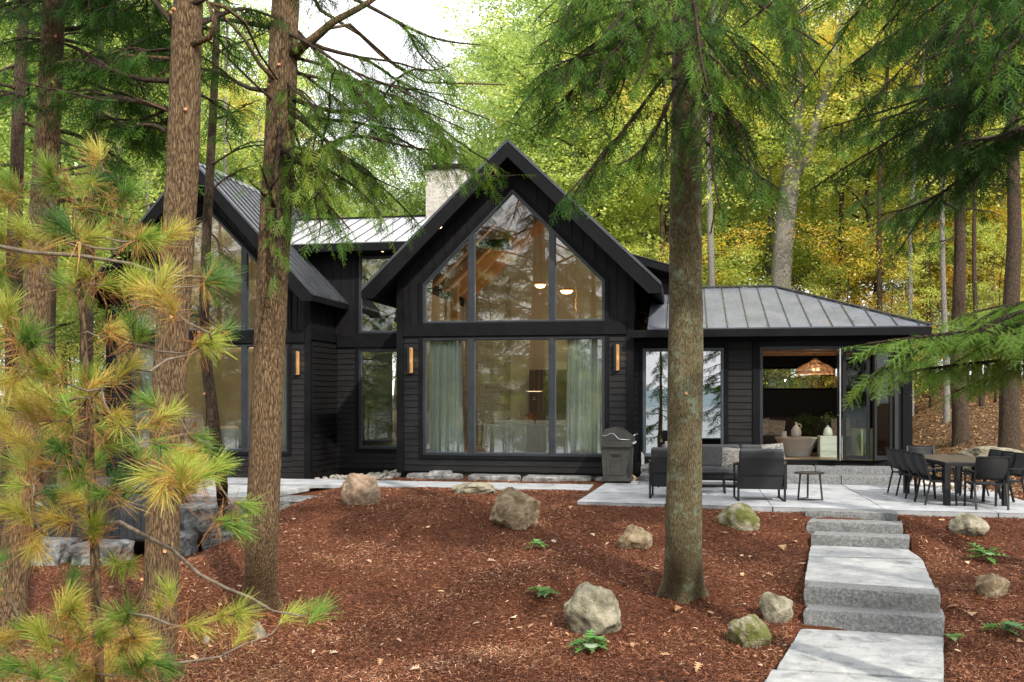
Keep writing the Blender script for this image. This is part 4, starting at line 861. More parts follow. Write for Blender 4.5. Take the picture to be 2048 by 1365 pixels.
# river stones
peb = [np_mesh('river_stone', *(lambda r: (r[0], r[1]))(rock_mesh(100 + k, 3, 2, .08, (1, .8, .62))), M['pebble'], smooth=True) for k in range(5)]
spots = []
for i in range(290):
    x = random.uniform(-9.9, -6.9); yb = 25.9 if x > -9.6 else 24.0; y0 = 22.45 + .12 * math.sin(x * 3); y = random.uniform(y0, yb)
    if i > 240: x = random.uniform(-13., -9.9); y = random.uniform(22.8, 23.7)
    spots.append((x, y))
for i, (x, y) in enumerate(spots):
    o = peb[i] if i < 5 else peb[i % 5].copy()
    if i >= 5: C.objects.link(o)
    s = random.uniform(.10, .21); mound = .09 * math.exp(-((x + 8.2) / 1.0) ** 2 - ((y - 24.0) / 1.1) ** 2)
    o.location = (x, y, Tz(x, y) + s * .22 + mound * 1.2); o.scale = (s,) * 3; o.rotation_euler = (random.uniform(-.5, .5), random.uniform(-.5, .5), random.uniform(0, 6.3))
    tag(o, 'rounded pale river stone in the bed between the two gables', 'stone', 'river stones between the two gables')
for i in range(34):
    o = peb[i % 5].copy(); C.objects.link(o); x = random.uniform(4.8, 6.3); y = random.uniform(21.85, 22.6) if x < 6.1 else random.uniform(20.5, 22); s = random.uniform(.1, .2)
    o.location = (x, y, .0 + s * .25); o.scale = (s,) * 3; o.rotation_euler = (random.uniform(-.5, .5), random.uniform(-.5, .5), random.uniform(0, 6.3)); tag(o, 'pale river stone at the back edge of the patio behind the dining chairs', 'stone', 'river stones behind the dining set')
# ================================================================== MULCH PIECES
def slivers(name, n, region, mat, lmin, lmax, wfrac, label, lift=.006):
    X, Y = region(n); n = len(X); Z = T(X, Y) + lift + RNG.random(n) * .012
    L = RNG.uniform(lmin, lmax, n); Wd = L * RNG.uniform(*wfrac, n); a = RNG.uniform(0, 6.283, n); el = RNG.normal(0, .35, n); ro = RNG.normal(0, .6, n)
    d = np.stack([np.cos(a) * np.cos(el), np.sin(a) * np.cos(el), np.sin(el)], -1); s = np.stack([-np.sin(a) * np.cos(ro), np.cos(a) * np.cos(ro), np.sin(ro)], -1)
    P = np.stack([X, Y, Z], -1); h = d * (L / 2)[:, None]; w = s * (Wd / 2)[:, None]
    V = np.stack([P - h - w * .5, P - h + w * .5, P + h + w, P + h - w], 1).reshape(-1, 3)
    t = np.clip(RNG.beta(2.2, 2.6, n) + .16 * np.sin(X * 1.3 + 2 * np.sin(Y * .8)) * np.sin(Y * 1.1 + 1.5 * np.sin(X * .9)) + .10 * np.sin(X * 3.7 + Y * 2) * np.sin(Y * 4.1) + (RNG.random(n) > .985) * .6, 0, 1)
    return tag(np_mesh(name, V, np.arange(4 * n).reshape(-1, 4), M[mat], tint=np.repeat(t, 4)), label, kind='stuff')
def reg_mulch(n):
    d = 8.6 + (23 - 8.6) * RNG.random(n) ** 1.25; t = RNG.uniform(-.56, .56, n); u = t * d; X = cy * u - sy * d; Y = sy * u + cy * d
    o, l = path_axis(X, Y); ok = ~((np.abs(o) < .99) & (Y < 17.1)); ok &= ~((Y > 17.65) & (X > -1.98) & (X < 6.2)); ok &= ~((Y > 20.1) & (Y < 21.42) & (X < -1.9)) & ~((Y > 22.5) & (X < 6)) & ~((X < -8.0) & (Y > 15.2))
    return X[ok], Y[ok]
slivers('mulch', 420000, reg_mulch, 'mulchbit', .014, .060, (.10, .28), 'red brown shredded bark mulch covering the slope')
def reg_wood(n):
    X = RNG.uniform(5.2, 26, n); Y = RNG.uniform(21, 55, n); return X, Y
slivers('leaf_litter', 110000, reg_wood, 'litter', .03, .085, (.4, .8), 'brown leaf litter on the wooded slope behind the patio', .02)
def reg_wood2(n):
    d = RNG.uniform(7, 11.5, n); t = RNG.uniform(-.56, -.1, n); u = t * d; X = cy * u - sy * d; Y = sy * u + cy * d; ok = (u < -1.2 - (d - 8) * .45); return X[ok], Y[ok]
slivers('needle_litter', 16000, reg_wood2, 'litter', .02, .09, (.06, .2), 'dry needles and twigs on bare earth at lower left', .01)
def reg_drift(n):
    X, Y = reg_mulch(n); k = np.sin(X * 1.9 + 2.2 * np.sin(Y * 1.3)) * np.sin(Y * 2.3 + 1.7 * np.sin(X * 1.1)) + RNG.normal(0, .25, len(X)); ok = k > .35; return X[ok], Y[ok]
slivers('fallen_needles', 70000, reg_drift, 'litter', .03, .075, (.03, .07), 'drifts of dry tan needles on the mulch', .016)
for i in range(26):
    X, Y = reg_mulch(2)
    if not len(X): continue
    a = random.uniform(0, 3.1); l = random.uniform(.12, .4); p = Vector((X[0], Y[0], 0)); d = Vector((math.cos(a), math.sin(a), 0)); pts = []
    for k in range(5): q = p + d * l * (k / 4 - .5) + Vector((random.gauss(0, .012), random.gauss(0, .012), 0)); q.z = Tz(q.x, q.y) + .022; pts.append(q)
    tag(MB().tube(pts, [.005, .005, .004, .003, .002], 5).build('fallen_twig', M['twig'], smooth=True), 'thin bare twig fallen on the mulch', 'twig', 'twigs fallen on the mulch')
# lobed leaves
def oak_outline(L=1., lobes=3, w=.34):
    r = [(0, .03)]
    for i in range(lobes):
        t = .22 + i * .22; r += [(t - .05, .10), (t, w * (1.05 - .18 * i)), (t + .07, w * .9), (t + .09, .11)]
    r.append((.98, .05)); pts = [(x * L, y * L) for x, y in r]; return pts + [(L, 0)] + [(x, -y) for x, y in reversed(pts)]
def leaf_poly(mb, base, d, n, L, curl=.15, lobes=3, w=.34):
    d = Vector(d).normalized(); n = Vector(n); n = (n - d * n.dot(d)).normalized(); s = n.cross(d); out = oak_outline(L, lobes, w); m = len(out) // 2
    P = [Vector(base) + d * x + s * y + n * (-curl * (x / L) ** 2 * L + .35 * abs(y)) for x, y in out]
    mb.add(P, [(i, i + 1, len(P) - 2 - i, len(P) - 1 - i) for i in range(m - 1)] + [(m - 1, m, m + 1)])
def fin(mb, name, mat, parent=None, t=None):
    o = mb.build(name, M[mat], parent); at = o.data.attributes.new('tint', 'FLOAT', 'POINT'); at.data.foreach_set('value', np.asarray(t if t is not None else np.full(len(mb.v), .5), np.float32)); return o
lf_ = []
for k in range(4):
    m = MB(); leaf_poly(m, (-.5, 0, .1), (1, 0, .05 * k), (0, .1 * k, 1), 1., .25 - .1 * k, 3, (.3, .42, .36, .28)[k])
    m.f = [f if len(f) == 4 else f for f in m.f]; me = bpy.data.meshes.new('fallen_leaf'); me.from_pydata(m.v, [], m.f); me.materials.append(M['fallen']); at = me.attributes.new('tint', 'FLOAT', 'POINT'); at.data.foreach_set('value', [.5] * len(m.v)); lf_.append(me)
FL = [(622, 1206), (668, 1312), (648, 1313), (1045, 1356), (1027, 1241), (1040, 1263), (1088, 1240), (1061, 1259), (952, 1252), (983, 1127), (1087, 1124), (1078, 1182), (1192, 1216), (1210, 1208), (1107, 1088), (1450, 1071), (1589, 1087), (1566, 1101), (1571, 1226),
      (1484, 1118), (1500, 1118), (1602, 1135), (1590, 1045), (1884, 1046), (1905, 1218), (1945, 1236), (2010, 1250), (1950, 1162), (1992, 1160), (1965, 1340), (1862, 1345), (1985, 1112), (390, 1322), (420, 1300), (470, 1300), (478, 1180), (760, 1330), (830, 1345), (1355, 1225), (1330, 1318), (1395, 1340), (1420, 1232), (1208, 1290), (1240, 1352), (880, 1188), (740, 1100), (856, 1060), (588, 1045), (1365, 1335), (1540, 1155), (1485, 1155), (1530, 1320), (1935, 1130), (2030, 1140), (2038, 1290), (1915, 1310)]
for i, (x, y) in enumerate(FL):
    g = G(x, y); o = bpy.data.objects.new('fallen_leaf', lf_[i % 4]); C.objects.link(o); s = random.uniform(.08, .15); o.scale = (s, s, s); o.location = (g.x, g.y, g.z + .03); o.rotation_euler = (random.uniform(-.3, .3), random.uniform(-.3, .3), random.uniform(0, 6.3))
    tag(o, 'dry tan fallen leaf lying on the mulch', 'leaf', 'fallen leaves on the mulch')
for i in range(70):
    X, Y = reg_mulch(3)
    if not len(X): continue
    o = bpy.data.objects.new('fallen_leaf', lf_[i % 4]); C.objects.link(o); s = random.uniform(.05, .1); o.scale = (s, s, s); o.location = (X[0], Y[0], Tz(X[0], Y[0]) + .03); o.rotation_euler = (random.uniform(-.3, .3), random.uniform(-.3, .3), random.uniform(0, 6.3)); tag(o, 'dry tan fallen leaf lying on the mulch', 'leaf', 'fallen leaves on the mulch')
def seedling(px, py, size, n, lab, spread=1.):
    g = G(px, py); o = empty('oak_seedling', g, 0, lab, 'seedling'); m = MB(); m.tube([(0, 0, -.02), (.01, 0, size * .5)], .004, 5); m.build('stem', M['twig'], o)
    m = MB()
    for i in range(n):
        a = random.uniform(0, 6.28); e = random.uniform(-.1, .9) / spread; d = Vector((math.cos(a) * math.cos(e), math.sin(a) * math.cos(e), math.sin(e))); leaf_poly(m, Vector((0, 0, size * random.uniform(.2, .5))) + d * size * .1, d, (0, 0, 1), size * random.uniform(.6, 1.1), .2)
    fin(m, 'leaves', 'oakgreen', o, np.repeat(RNG.random(n), len(m.v) // n))
seedling(1178, 1302, .26, 16, 'bright green oak seedling at the foot of the largest boulder'); seedling(1075, 1101, .2, 12, 'small green oak seedling below the angular tan boulder'); seedling(1090, 1197, .22, 11, 'low spreading oak seedling in open mulch', 3.)
seedling(1973, 1125, .28, 16, 'green oak seedling right of the landing'); seedling(2005, 1272, .26, 12, 'yellowing oak seedling near the lower right corner', 3.); seedling(1905, 1284, .16, 6, 'sparse seedling beside the lowest step', 4.)
# ================================================================== TREES
def V3(a): return np.array(a, float)
def hem_spray(seed, L=.24, tw=.022, ns=.0105, nl=.0135, nw=.0072):
    rg = np.random.default_rng(seed); V = []; Fc = []
    def tri(a, b, c): k = len(V); V.extend([a, b, c]); Fc.append((k, k + 1, k + 2))
    def twig(p, d, l, lv=0):
        q = V3(p) + d * l; n = V3((0, 0, 1)); s = np.cross(n, d); s /= np.linalg.norm(s)
        tri(p - s * .0022, p + s * .0022, q); m = int(l / ns)
        for i in range(m):
            t = (i + .6) / m; c = p + (q - p) * t - n * .02 * t * t * (l / .15); k = nl * (1 - .35 * t)
            for sg in (-1, 1):
                tip = c + s * sg * k * .95 + d * k * .45 + n * rg.uniform(-.004, .006); tri(c - d * nw / 2, c + d * nw / 2, tip)
    x = .03; sg = 1; twig(V3((0, 0, 0)), V3((1, 0, -.06)), L)
    while x < L - .03:
        l = .40 * L * (1 - x / L) ** .75 * rg.uniform(.6, 1.2) + .02; a = R(rg.uniform(42, 60)); d = V3((math.cos(a), sg * math.sin(a), rg.uniform(-.5, .1))); d /= np.linalg.norm(d)
        twig(V3((x, 0, -.06 * x)), d, l); sg = -sg; x += tw * rg.uniform(.7, 1.3)
    return np.array(V), np.array(Fc)
def hem_far(seed): return hem_spray(seed, .32, .04, .02, .026, .013)
def leaf_cluster(seed, n=24, r=.42, s=.055):
    rg = np.random.default_rng(seed); V = []; Fc = []
    for i in range(n):
        p = rg.normal(size=3) * V3((r, r, r * .38)) * .6; a = rg.normal(size=3) * V3((1, 1, .45)); a /= np.linalg.norm(a); up = V3((0, 0, 1)) + rg.normal(size=3) * .45
        b = np.cross(a, up); b /= np.linalg.norm(b); l = s * rg.uniform(.7, 1.3); w = l * .62; k = len(V); V += [p - a * l, p + b * w - a * l * .1, p + a * l, p - b * w - a * l * .1]; Fc.append((k, k + 1, k + 2, k + 3))
    return np.array(V), np.array(Fc)
def pine_tuft(seed, n=140, L=.12):
    rg = np.random.default_rng(seed); V = []; Fc = []; Tn = []
    for i in range(n):
        x0 = rg.uniform(-.10, .0); old = rg.random() < .28 * (x0 < -.05) + .07; an = R(rg.uniform(8, 52) if not old else rg.uniform(55, 125)); ph = rg.uniform(0, 6.283); l = L * rg.uniform(.75, 1.1)
        d = V3((math.cos(an), math.sin(an) * math.cos(ph), math.sin(an) * math.sin(ph))); p = V3((x0, 0, 0)); g = V3((0, 0, -.5 if old else -.22)); s = np.cross(d, rg.normal(size=3)); s /= np.linalg.norm(s); k = len(V); w = .00098
        mid = p + d * l * .5 + g * l * .12; tip = p + d * l + g * l * .45
        V += [p - s * w, p + s * w, mid + s * w, mid - s * w, tip + s * w * .5, tip - s * w * .5]; Fc += [(k, k + 1, k + 2, k + 3), (k + 3, k + 2, k + 4, k + 5)]
        t = rg.uniform(.62, 1.) if old else rg.uniform(-.12, .12); Tn += [t] * 6 if old else [t + .02, t + .02, t, t, t - .02, t - .02]
    return np.array(V), np.array(Fc), np.array(Tn)
class Fol:
    def __init__(s, temps): s.t = temps; s.q = [[] for _ in temps]
    def add(s, p, f, n, sc, tint, k=None):
        k = random.randrange(len(s.t)) if k is None else k; f = Vector(f).normalized(); n = Vector(n); n = (n - f * n.dot(f)); n = n.normalized() if n.length > 1e-4 else f.orthogonal(); y = n.cross(f)
        s.q[k].append((*p, *(f * sc), *(y * sc), *(n * sc), tint))
    def build(s, name, mat, parent, origin=(0, 0, 0)):
        VV, FF, TT = [], [], []; b = 0; O = np.array(origin, float)
        for tp, q in zip(s.t, s.q):
            if not q: continue
            V, Fc = tp[0], tp[1]; q = np.array(q); Rm = np.stack([q[:, 3:6], q[:, 6:9], q[:, 9:12]], 1)
            P = np.einsum('vk,nkj->nvj', V, Rm) + q[:, None, :3] - O; n = len(q)
            VV.append(P.reshape(-1, 3)); FF.append((Fc[None] + (np.arange(n) * len(V))[:, None, None] + b).reshape(-1, Fc.shape[1])); b += n * len(V)
            t = np.repeat(q[:, 12], len(V)) + (np.tile(tp[2], n) if len(tp) > 2 else RNG.normal(0, .05, n * len(V))); TT.append(t)
        return np_mesh(name, np.concatenate(VV), np.concatenate(FF), mat, parent, np.clip(np.concatenate(TT), 0, 1))
HS = [hem_spray(i) for i in range(4)]; HF = [hem_far(10 + i) for i in range(4)]; LC = [leaf_cluster(i, 30, .40, .058) for i in range(5)]
LCs = [leaf_cluster(20 + i, 26, .36, .042) for i in range(4)]
def curve(A, B, sag, n=10, wob=.03):
    A, B = Vector(A), Vector(B); L = (B - A).length; s = [Vector((random.gauss(0, 1), random.gauss(0, 1), random.gauss(0, 1))) * wob * L for _ in range(3)]; out = []
    for i in range(n + 1):
        t = i / n; w = 4 * t * (1 - t); out.append(A + (B - A) * t + Vector((0, 0, sag * L * w)) + s[0] * math.sin(3.14 * t) * .5 + s[1] * math.sin(6.28 * t) * .4 + s[2] * math.sin(9.42 * t) * .25)
    return out
def along(P, t):
    x = t * (len(P) - 1); i = min(int(x), len(P) - 2); return P[i].lerp(P[i + 1], x - i), (P[i + 1] - P[i]).normalized()
def bough(fol, wood, A, B, width=.8, sag=.08, start=.3, step=.12, sp=.105, droop=.5, r0=.03, tint=.52, ssc=1., kids=2, wob=.05):
    """hemlock bough: curved limb, side branches in a flat drooping fan, sprays on them"""
    P = curve(A, B, sag * random.uniform(-.3, 1.3), wob=wob); n = len(P); ph_ = random.uniform(0, 9); wood.tube(P, [r0 * (1 - i / n) ** .8 + .004 for i in range(n)], 6); L = sum((P[i + 1] - P[i]).length for i in range(n - 1))
    for q_ in range(kids if L > .8 else 0):
        t = random.uniform(max(start * .8, .2), .72); p, tg = along(P, t); sg_ = random.choice((-1, 1)); a = R(random.uniform(22, 48)) * sg_; h = Vector((tg.x * math.cos(a) - tg.y * math.sin(a), tg.x * math.sin(a) + tg.y * math.cos(a), tg.z + random.uniform(-.45, .15)))
        bough(fol, wood, p, p + h.normalized() * L * (1 - t) * random.uniform(.6, .95), width * .6, sag, .12, step, sp, droop, r0 * .5, tint + random.gauss(0, .06), ssc, 0, wob)
    t = start; sd = 1
    while t < 1.:
        if math.sin(t * 11 + ph_) + random.gauss(0, .5) < -.95: t += step / L; continue
        p, tg = along(P, t); side = tg.cross(Vector((0, 0, 1))); side = side.normalized() if side.length > .05 else Vector((1, 0, 0)); l = (width * .72 * (1 - t) ** .55 * random.choice((.35, .6, .85, 1.1, 1.35)) + .10) * min(1., (t - start) * 5 + .5)
        a = R(random.uniform(40, 65)); d = (tg * math.cos(a) + side * sd * math.sin(a)); dz = droop * random.uniform(.4, 1.3)
        Q = [p + d * (l * k / 4) + Vector((0, 0, -dz * l * (k / 4) ** 1.8)) for k in range(5)]; wood.tube(Q, [.006, .005, .004, .003, .002], 3, cap=False)
        tt = tint + random.gauss(0, .1); u = .15; s2 = 1
        while u <= 1.05:
            c, d2 = along(Q, min(u, 1)); s3 = d2.cross(Vector((0, 0, 1))).normalized() if abs(d2.z) < .98 else side
            f = d2 * .8 + s3 * s2 * random.uniform(.3, .8) + Vector((0, 0, -droop * random.uniform(.1, 1.5))) if u < .95 else d2
            fol.add(c, f, Vector((random.gauss(0, .4), random.gauss(0, .4), 1)), random.uniform(.6, 1.2) * ssc, tt + random.gauss(0, .08)); s2 = -s2; u += sp / max(l, .1)
        sd = -sd; t += step / L * random.uniform(.35, .65)
    fol.add(P[-1], P[-1] - P[-2], (0, 0, 1), ssc, tint)
def trunk_mesh(name, mat, pts, rad, parent, org, n=36, ring=.09, flare=.0, seed=0, amp=.05):
    P = [Vector(p) - Vector(org) for p in pts]; ln = [0]
    for i in range(len(P) - 1): ln.append(ln[-1] + (P[i + 1] - P[i]).length)
    m = max(6, int(ln[-1] / ring)); vs = []; of = Vector((seed * 7.3, 1, 2)); S = np.linspace(0, ln[-1], m + 1); XS = [np.interp(S, ln, [p[k] for p in P]) for k in range(3)]; RS = np.interp(S, ln, rad)
    for k in range(3):
        w = max(1, int(.6 / (ln[-1] / m))); ker = np.ones(2 * w + 1) / (2 * w + 1); pad = np.concatenate([np.full(w, XS[k][0]) - (XS[k][1] - XS[k][0]) * np.arange(w, 0, -1), XS[k], np.full(w, XS[k][-1]) + (XS[k][-1] - XS[k][-2]) * np.arange(1, w + 1)]); XS[k] = np.convolve(pad, ker, 'valid')
    for j in range(m + 1):
        for i in range(n):
            a = 2 * math.pi * i / n; ca, sa = math.cos(a), math.sin(a); z = S[j]
            k = 1 + amp * noise.noise(Vector((ca * 1.2, sa * 1.2, z * .7)) + of) * 1.4 + amp * .8 * noise.noise(Vector((ca * 5, sa * 5, z * 1.6)) + of) + amp * .45 * noise.noise(Vector((ca * 12, sa * 12, z * 3.)) + of)
            f = 1 + flare * math.exp(-z / .22) * (1 + .55 * math.sin(a * 5 + seed) * 1.) + .06 * math.exp(-z / .8); r = RS[j] * k * f
            vs.append((XS[0][j] + r * ca, XS[1][j] + r * sa, XS[2][j]))
    fs = [(j * n + i, j * n + (i + 1) % n, (j + 1) * n + (i + 1) % n, (j + 1) * n + i) for j in range(m) for i in range(n)]
    return MB().add(vs, fs).build(name, M[mat], parent, smooth=True)
def upper_crown(fol, wood, base, top, z0, z1, n, Lmax, width=.9, tint=.4, droop=.5, az=None, down=.28):
    base, top = Vector(base), Vector(top)
    for i in range(n):
        z = z0 + (z1 - z0) * (i + random.random()) / n; f = (z - base.z) / (top.z - base.z); A = base.lerp(top, f); a = random.uniform(*(az or (0, 6.283))); l = Lmax * (1 - .8 * (z - z0) / max(z1 - z0, .1)) * random.uniform(.6, 1.05)
        bough(fol, wood, A, A + Vector((math.cos(a) * l, math.sin(a) * l, -down * l)), width, .10, .25, .24, .22, droop, .02 + .008 * l, tint + random.gauss(0, .05), 1.35)
def stubs(o, pts, rad, org, n, seed):
    rg = random.Random(seed)
    for i in range(n):
        m = MB(); t = rg.uniform(.1, .9); x = t * (len(pts) - 1); k = int(x); c = Vector(pts[k]).lerp(Vector(pts[k + 1]), x - k) - Vector(org); r = rad[k] + (rad[k + 1] - rad[k]) * (x - k); a = rg.uniform(-2.6, -.6)
        d = Vector((math.cos(a), math.sin(a), .25)); m.tube([c + d * r * .8, c + d * (r + .025)], [.022, .018], 8); m.build('branch_stub', M['sawn'], o)
def hemlock(label, pts, rad, bark, boughs, crown=None, flare=.15, seed=1, far=False, cat='hemlock tree', group=None, n=36, ring=.09, nst=0, mat='hemneedle', name='hemlock_tree', deads=()):
    """pts world points bottom to top; boughs: (A,B,kwargs)"""
    pts = [Vector(p) for p in pts]; org = pts[0].copy(); org.z = Tz(org.x, org.y)
    if abs(org.z - pts[0].z) > .8: org.z = pts[0].z
    o = empty(name, org, 0, label, cat, group); trunk_mesh('trunk', bark, pts, rad, o, org, n, ring, flare, seed)
    fol = Fol(HF if far else HS); wood = MB()
    for A, B, kw in boughs:
        wood = MB(); bough(fol, wood, A, B, **kw); wood.v = [tuple(Vector(v) - org) for v in wood.v]; wood.build('limb', M['barkdark'], o, smooth=True)
    wood = MB()
    if crown: upper_crown(fol, wood, pts[0], pts[-1], **crown)
    for D, r in deads: MB().tube([p - org for p in D], [r * (1 - .8 * i / len(D)) for i in range(len(D))], 8).build('bare_limb', M[bark], o, smooth=True)
    wood.v = [tuple(Vector(v) - org) for v in wood.v]
    if wood.v: wood.build('limbs', M['barkdark'], o, smooth=True)
    if any(fol.q): fol.build('crown', M[mat], o, org)
    if nst: stubs(o, pts, rad, org, nst, seed)
    return o
def pxl(l): return [W(*p) for p in l]
# --- big trunk left of the main gable (T2)
t2 = [G(520, 1208) - Vector((0, 0, .1))] + pxl([(524, 1100, 12.3), (530, 900, 12.3), (541, 650, 12.35), (553, 400, 12.4), (563, 200, 12.4), (571, 0, 12.45), (580, -250, 12.5), (588, -700, 12.6), (590, -1300, 12.7)])
r2 = [.205, .20, .20, .195, .19, .18, .17, .15, .10, .03]
B2 = []
def b(lst, x0, y0, d0_, x1, y1, d1_, w=.7, **k): lst.append((W(x0, y0, d0_), W(x1, y1, d1_), dict(width=w, **k)))
b(B2, 575, 330, 12.3, 860, 300, 11.8, .75, droop=.7, start=.1); b(B2, 570, 190, 12.3, 990, 330, 12.6, .8, droop=.6, tint=.6); b(B2, 572, 215, 12.4, 830, 440, 13.2, .6, droop=.8); b(B2, 560, 300, 12.2, 700, 460, 11.6, .5, droop=.8, start=.15)
b(B2, 575, 60, 12.4, 900, 190, 13.6, .9, droop=.7, start=.35); b(B2, 574, -60, 12.4, 960, 90, 12.8, .8, start=.5, droop=.5); b(B2, 560, 250, 12.2, 545, 560, 11.5, .25, droop=.6, start=.2, step=.3, tint=.6); b(B2, 553, 420, 12.1, 520, 330, 11.4, .3, step=.3)
b(B2, 560, 60, 12.5, 200, 130, 13.5, .8, tint=.3, start=.35); b(B2, 555, 180, 12.5, 330, 90, 14.5, .6, tint=.35, start=.3)
for (x, y, q, w_) in [(640, 250, 11.6, .5), (700, 330, 11.3, .6), (760, 260, 12.8, .7), (800, 380, 12.2, .6), (850, 210, 11.5, .7), (930, 260, 12, .8), (760, 430, 11.8, .5), (690, 200, 13.2, .7), (980, 240, 13, .7), (1040, 350, 13, .6), (640, 380, 12.6, .5), (600, 440, 11.8, .3)]:
    b(B2, 568, y - random.uniform(90, 190), 12.4, x, y, q, w_, droop=.75, start=.15, tint=random.uniform(.5, .75), r0=.02)
D2 = [(pxl([(585, 105, 12.3), (625, 80, 12.2), (665, 45, 12.1), (730, 10, 12.), (830, -60, 11.9)]), .07), (pxl([(590, 120, 12.4), (640, 60, 12.6), (700, 50, 12.8), (790, 130, 13), (850, 165, 13.2), (1010, 170, 13.5)]), .03), (pxl([(600, -60, 12.5), (640, 20, 12.9), (720, 70, 13.2), (760, 110, 13.4), (830, 160, 13.6)]), .03),
      (pxl([(555, 165, 12.3), (520, 130, 12.1), (490, 80, 12), (440, 25, 11.8), (420, 10, 11.7)]), .03), (pxl([(550, 205, 12.3), (500, 160, 12), (450, 110, 11.8), (405, 70, 11.6)]), .02)]
hemlock('tall straight hemlock trunk standing left of the main gable', t2, r2, 'barkred', B2, dict(z0=8.6, z1=15.5, n=24, Lmax=3.4), .8, 2, nst=7, n=56, ring=.05, deads=D2)
# --- reddish trunk (T1)
t1 = pxl([(306, 1560, 10.2), (312, 1365, 10.2), (322, 1150, 10.2), (328, 1000, 10.25), (336, 800, 10.3), (346, 650, 10.3), (362, 420, 10.35), (371, 200, 10.4), (376, 0, 10.4), (384, -250, 10.5), (392, -900, 10.6), (395, -1500, 10.7)])
t1[0].z = Tz(t1[0].x, t1[0].y) - .1
r1 = [.215, .19, .175, .17, .17, .165, .165, .16, .155, .14, .08, .02]
B1 = []
b(B1, 372, 160, 10.4, 40, 60, 12.5, .9, tint=.3, start=.3); b(B1, 368, 230, 10.4, 150, 190, 11.8, .7, tint=.35, start=.3); b(B1, 370, 80, 10.5, 130, -20, 12.6, .8, tint=.35, start=.3); b(B1, 376, 60, 10.4, 560, 40, 11.6, .5, tint=.35, start=.45)
b(B1, 380, 10, 10.3, 700, -30, 10.6, .8, tint=.4, start=.5)
b(B1, 366, 300, 10.4, 230, 250, 11.5, .35, tint=.4, start=.4)
for (x, y, q, w_) in [(250, 120, 11, .6), (180, 260, 12, .6), (280, 300, 11.5, .4), (100, 180, 12.4, .8), (480, 120, 11.3, .5), (460, 230, 11.3, .35), (480, 10, 10.8, .6), (200, 40, 11.5, .8), (60, 20, 12, .9)]:
    b(B1, 372, y - random.uniform(30, 120), 10.5, x, y, q, w_, droop=.6, start=.3, tint=random.uniform(.35, .6), r0=.018)
D1 = [(pxl([(385, 90, 10.3), (420, 75, 10.2), (430, 40, 10.1), (415, 5, 10.1), (450, 15, 10.2), (490, 45, 10.5), (520, 110, 11), (555, 160, 11.6)]), .035), (pxl([(350, 130, 10.5), (280, 175, 10.9), (230, 145, 11.3)]), .012), (pxl([(345, 225, 10.4), (270, 195, 11), (215, 170, 11.4)]), .014), (pxl([(350, 118, 10.4), (240, 110, 11), (200, 160, 11.8)]), .02)]
hemlock('thick reddish hemlock trunk with sunlit patches behind the pine branches', t1, r1, 'barkred', B1, dict(z0=8.0, z1=16, n=22, Lmax=3.2), .1, 1, nst=8, n=56, ring=.05, deads=D1)
# --- lichened trunk (T3)
g3 = G(1366, 1180); t3 = [g3 - Vector((0, 0, .1))] + pxl([(1368, 1090, 12.35), (1369, 950, 12.35), (1371, 700, 12.4), (1372, 450, 12.4), (1372, 200, 12.4), (1372, 0, 12.4), (1374, -300, 12.4), (1376, -900, 12.5), (1378, -1500, 12.6)])
r3 = [.235, .225, .222, .212, .205, .185, .17, .145, .09, .02]
B3 = []
b(B3, 1365, 40, 12.2, 1030, 230, 11.2, .8, droop=.7, start=.35); b(B3, 1365, -20, 12.2, 1080, 90, 10.6, .8, droop=.8, tint=.55, start=.3); b(B3, 1368, 120, 12.1, 1130, 395, 10.8, .45, droop=.9, start=.35, tint=.4); b(B3, 1368, -60, 12.2, 1200, 180, 10.2, .8, droop=.8, start=.25)
b(B3, 1360, -150, 12.2, 1150, -30, 10., .9, droop=.8, start=.3, tint=.6); b(B3, 1380, -30, 12, 1500, 330, 10.5, .7, droop=.9, start=.3, tint=.35); b(B3, 1380, 40, 12.2, 1580, 250, 10.5, .8, droop=.8, start=.2, tint=.4)
b(B3, 1375, 90, 12, 1440, 420, 10.2, .5, droop=.9, start=.3, tint=.45); b(B3, 1380, -160, 12, 1640, 90, 9.5, .9, droop=.8, start=.25, tint=.5); b(B3, 1375, -100, 12, 1420, 190, 9.8, .35, droop=.9, start=.3, tint=.6)
b(B3, 1372, 150, 12.1, 1235, 330, 10.9, .4, droop=.9, start=.3)
for (x, y, q, w_) in [(1080, 150, 10.5, .7), (1150, 220, 10.8, .7), (1060, 260, 11.4, .5), (1220, 60, 10, .9), (1120, 60, 10.2, .8), (1540, 180, 10.2, .8), (1560, 380, 11, .5), (1600, 40, 9.8, .9)]:
    b(B3, 1372, y - random.uniform(100, 220), 12.1, x, y, q, w_, droop=.85, start=.2, tint=random.uniform(.35, .7), r0=.02)
D3 = [(pxl([(1395, 25, 12.3), (1300, 130, 11.6), (1200, 120, 11.4), (1100, 100, 11.5)]), .02), (pxl([(1355, 160, 12.3), (1260, 140, 12), (1160, 120, 12), (1050, 130, 12)]), .018)]
hemlock('broad lichen covered trunk rising in front of the grey patio chairs', t3, r3, 'barkgrey', B3, dict(z0=9.2, z1=15, n=22, Lmax=3.6), .48, 3, nst=1, n=56, ring=.05, deads=D3)
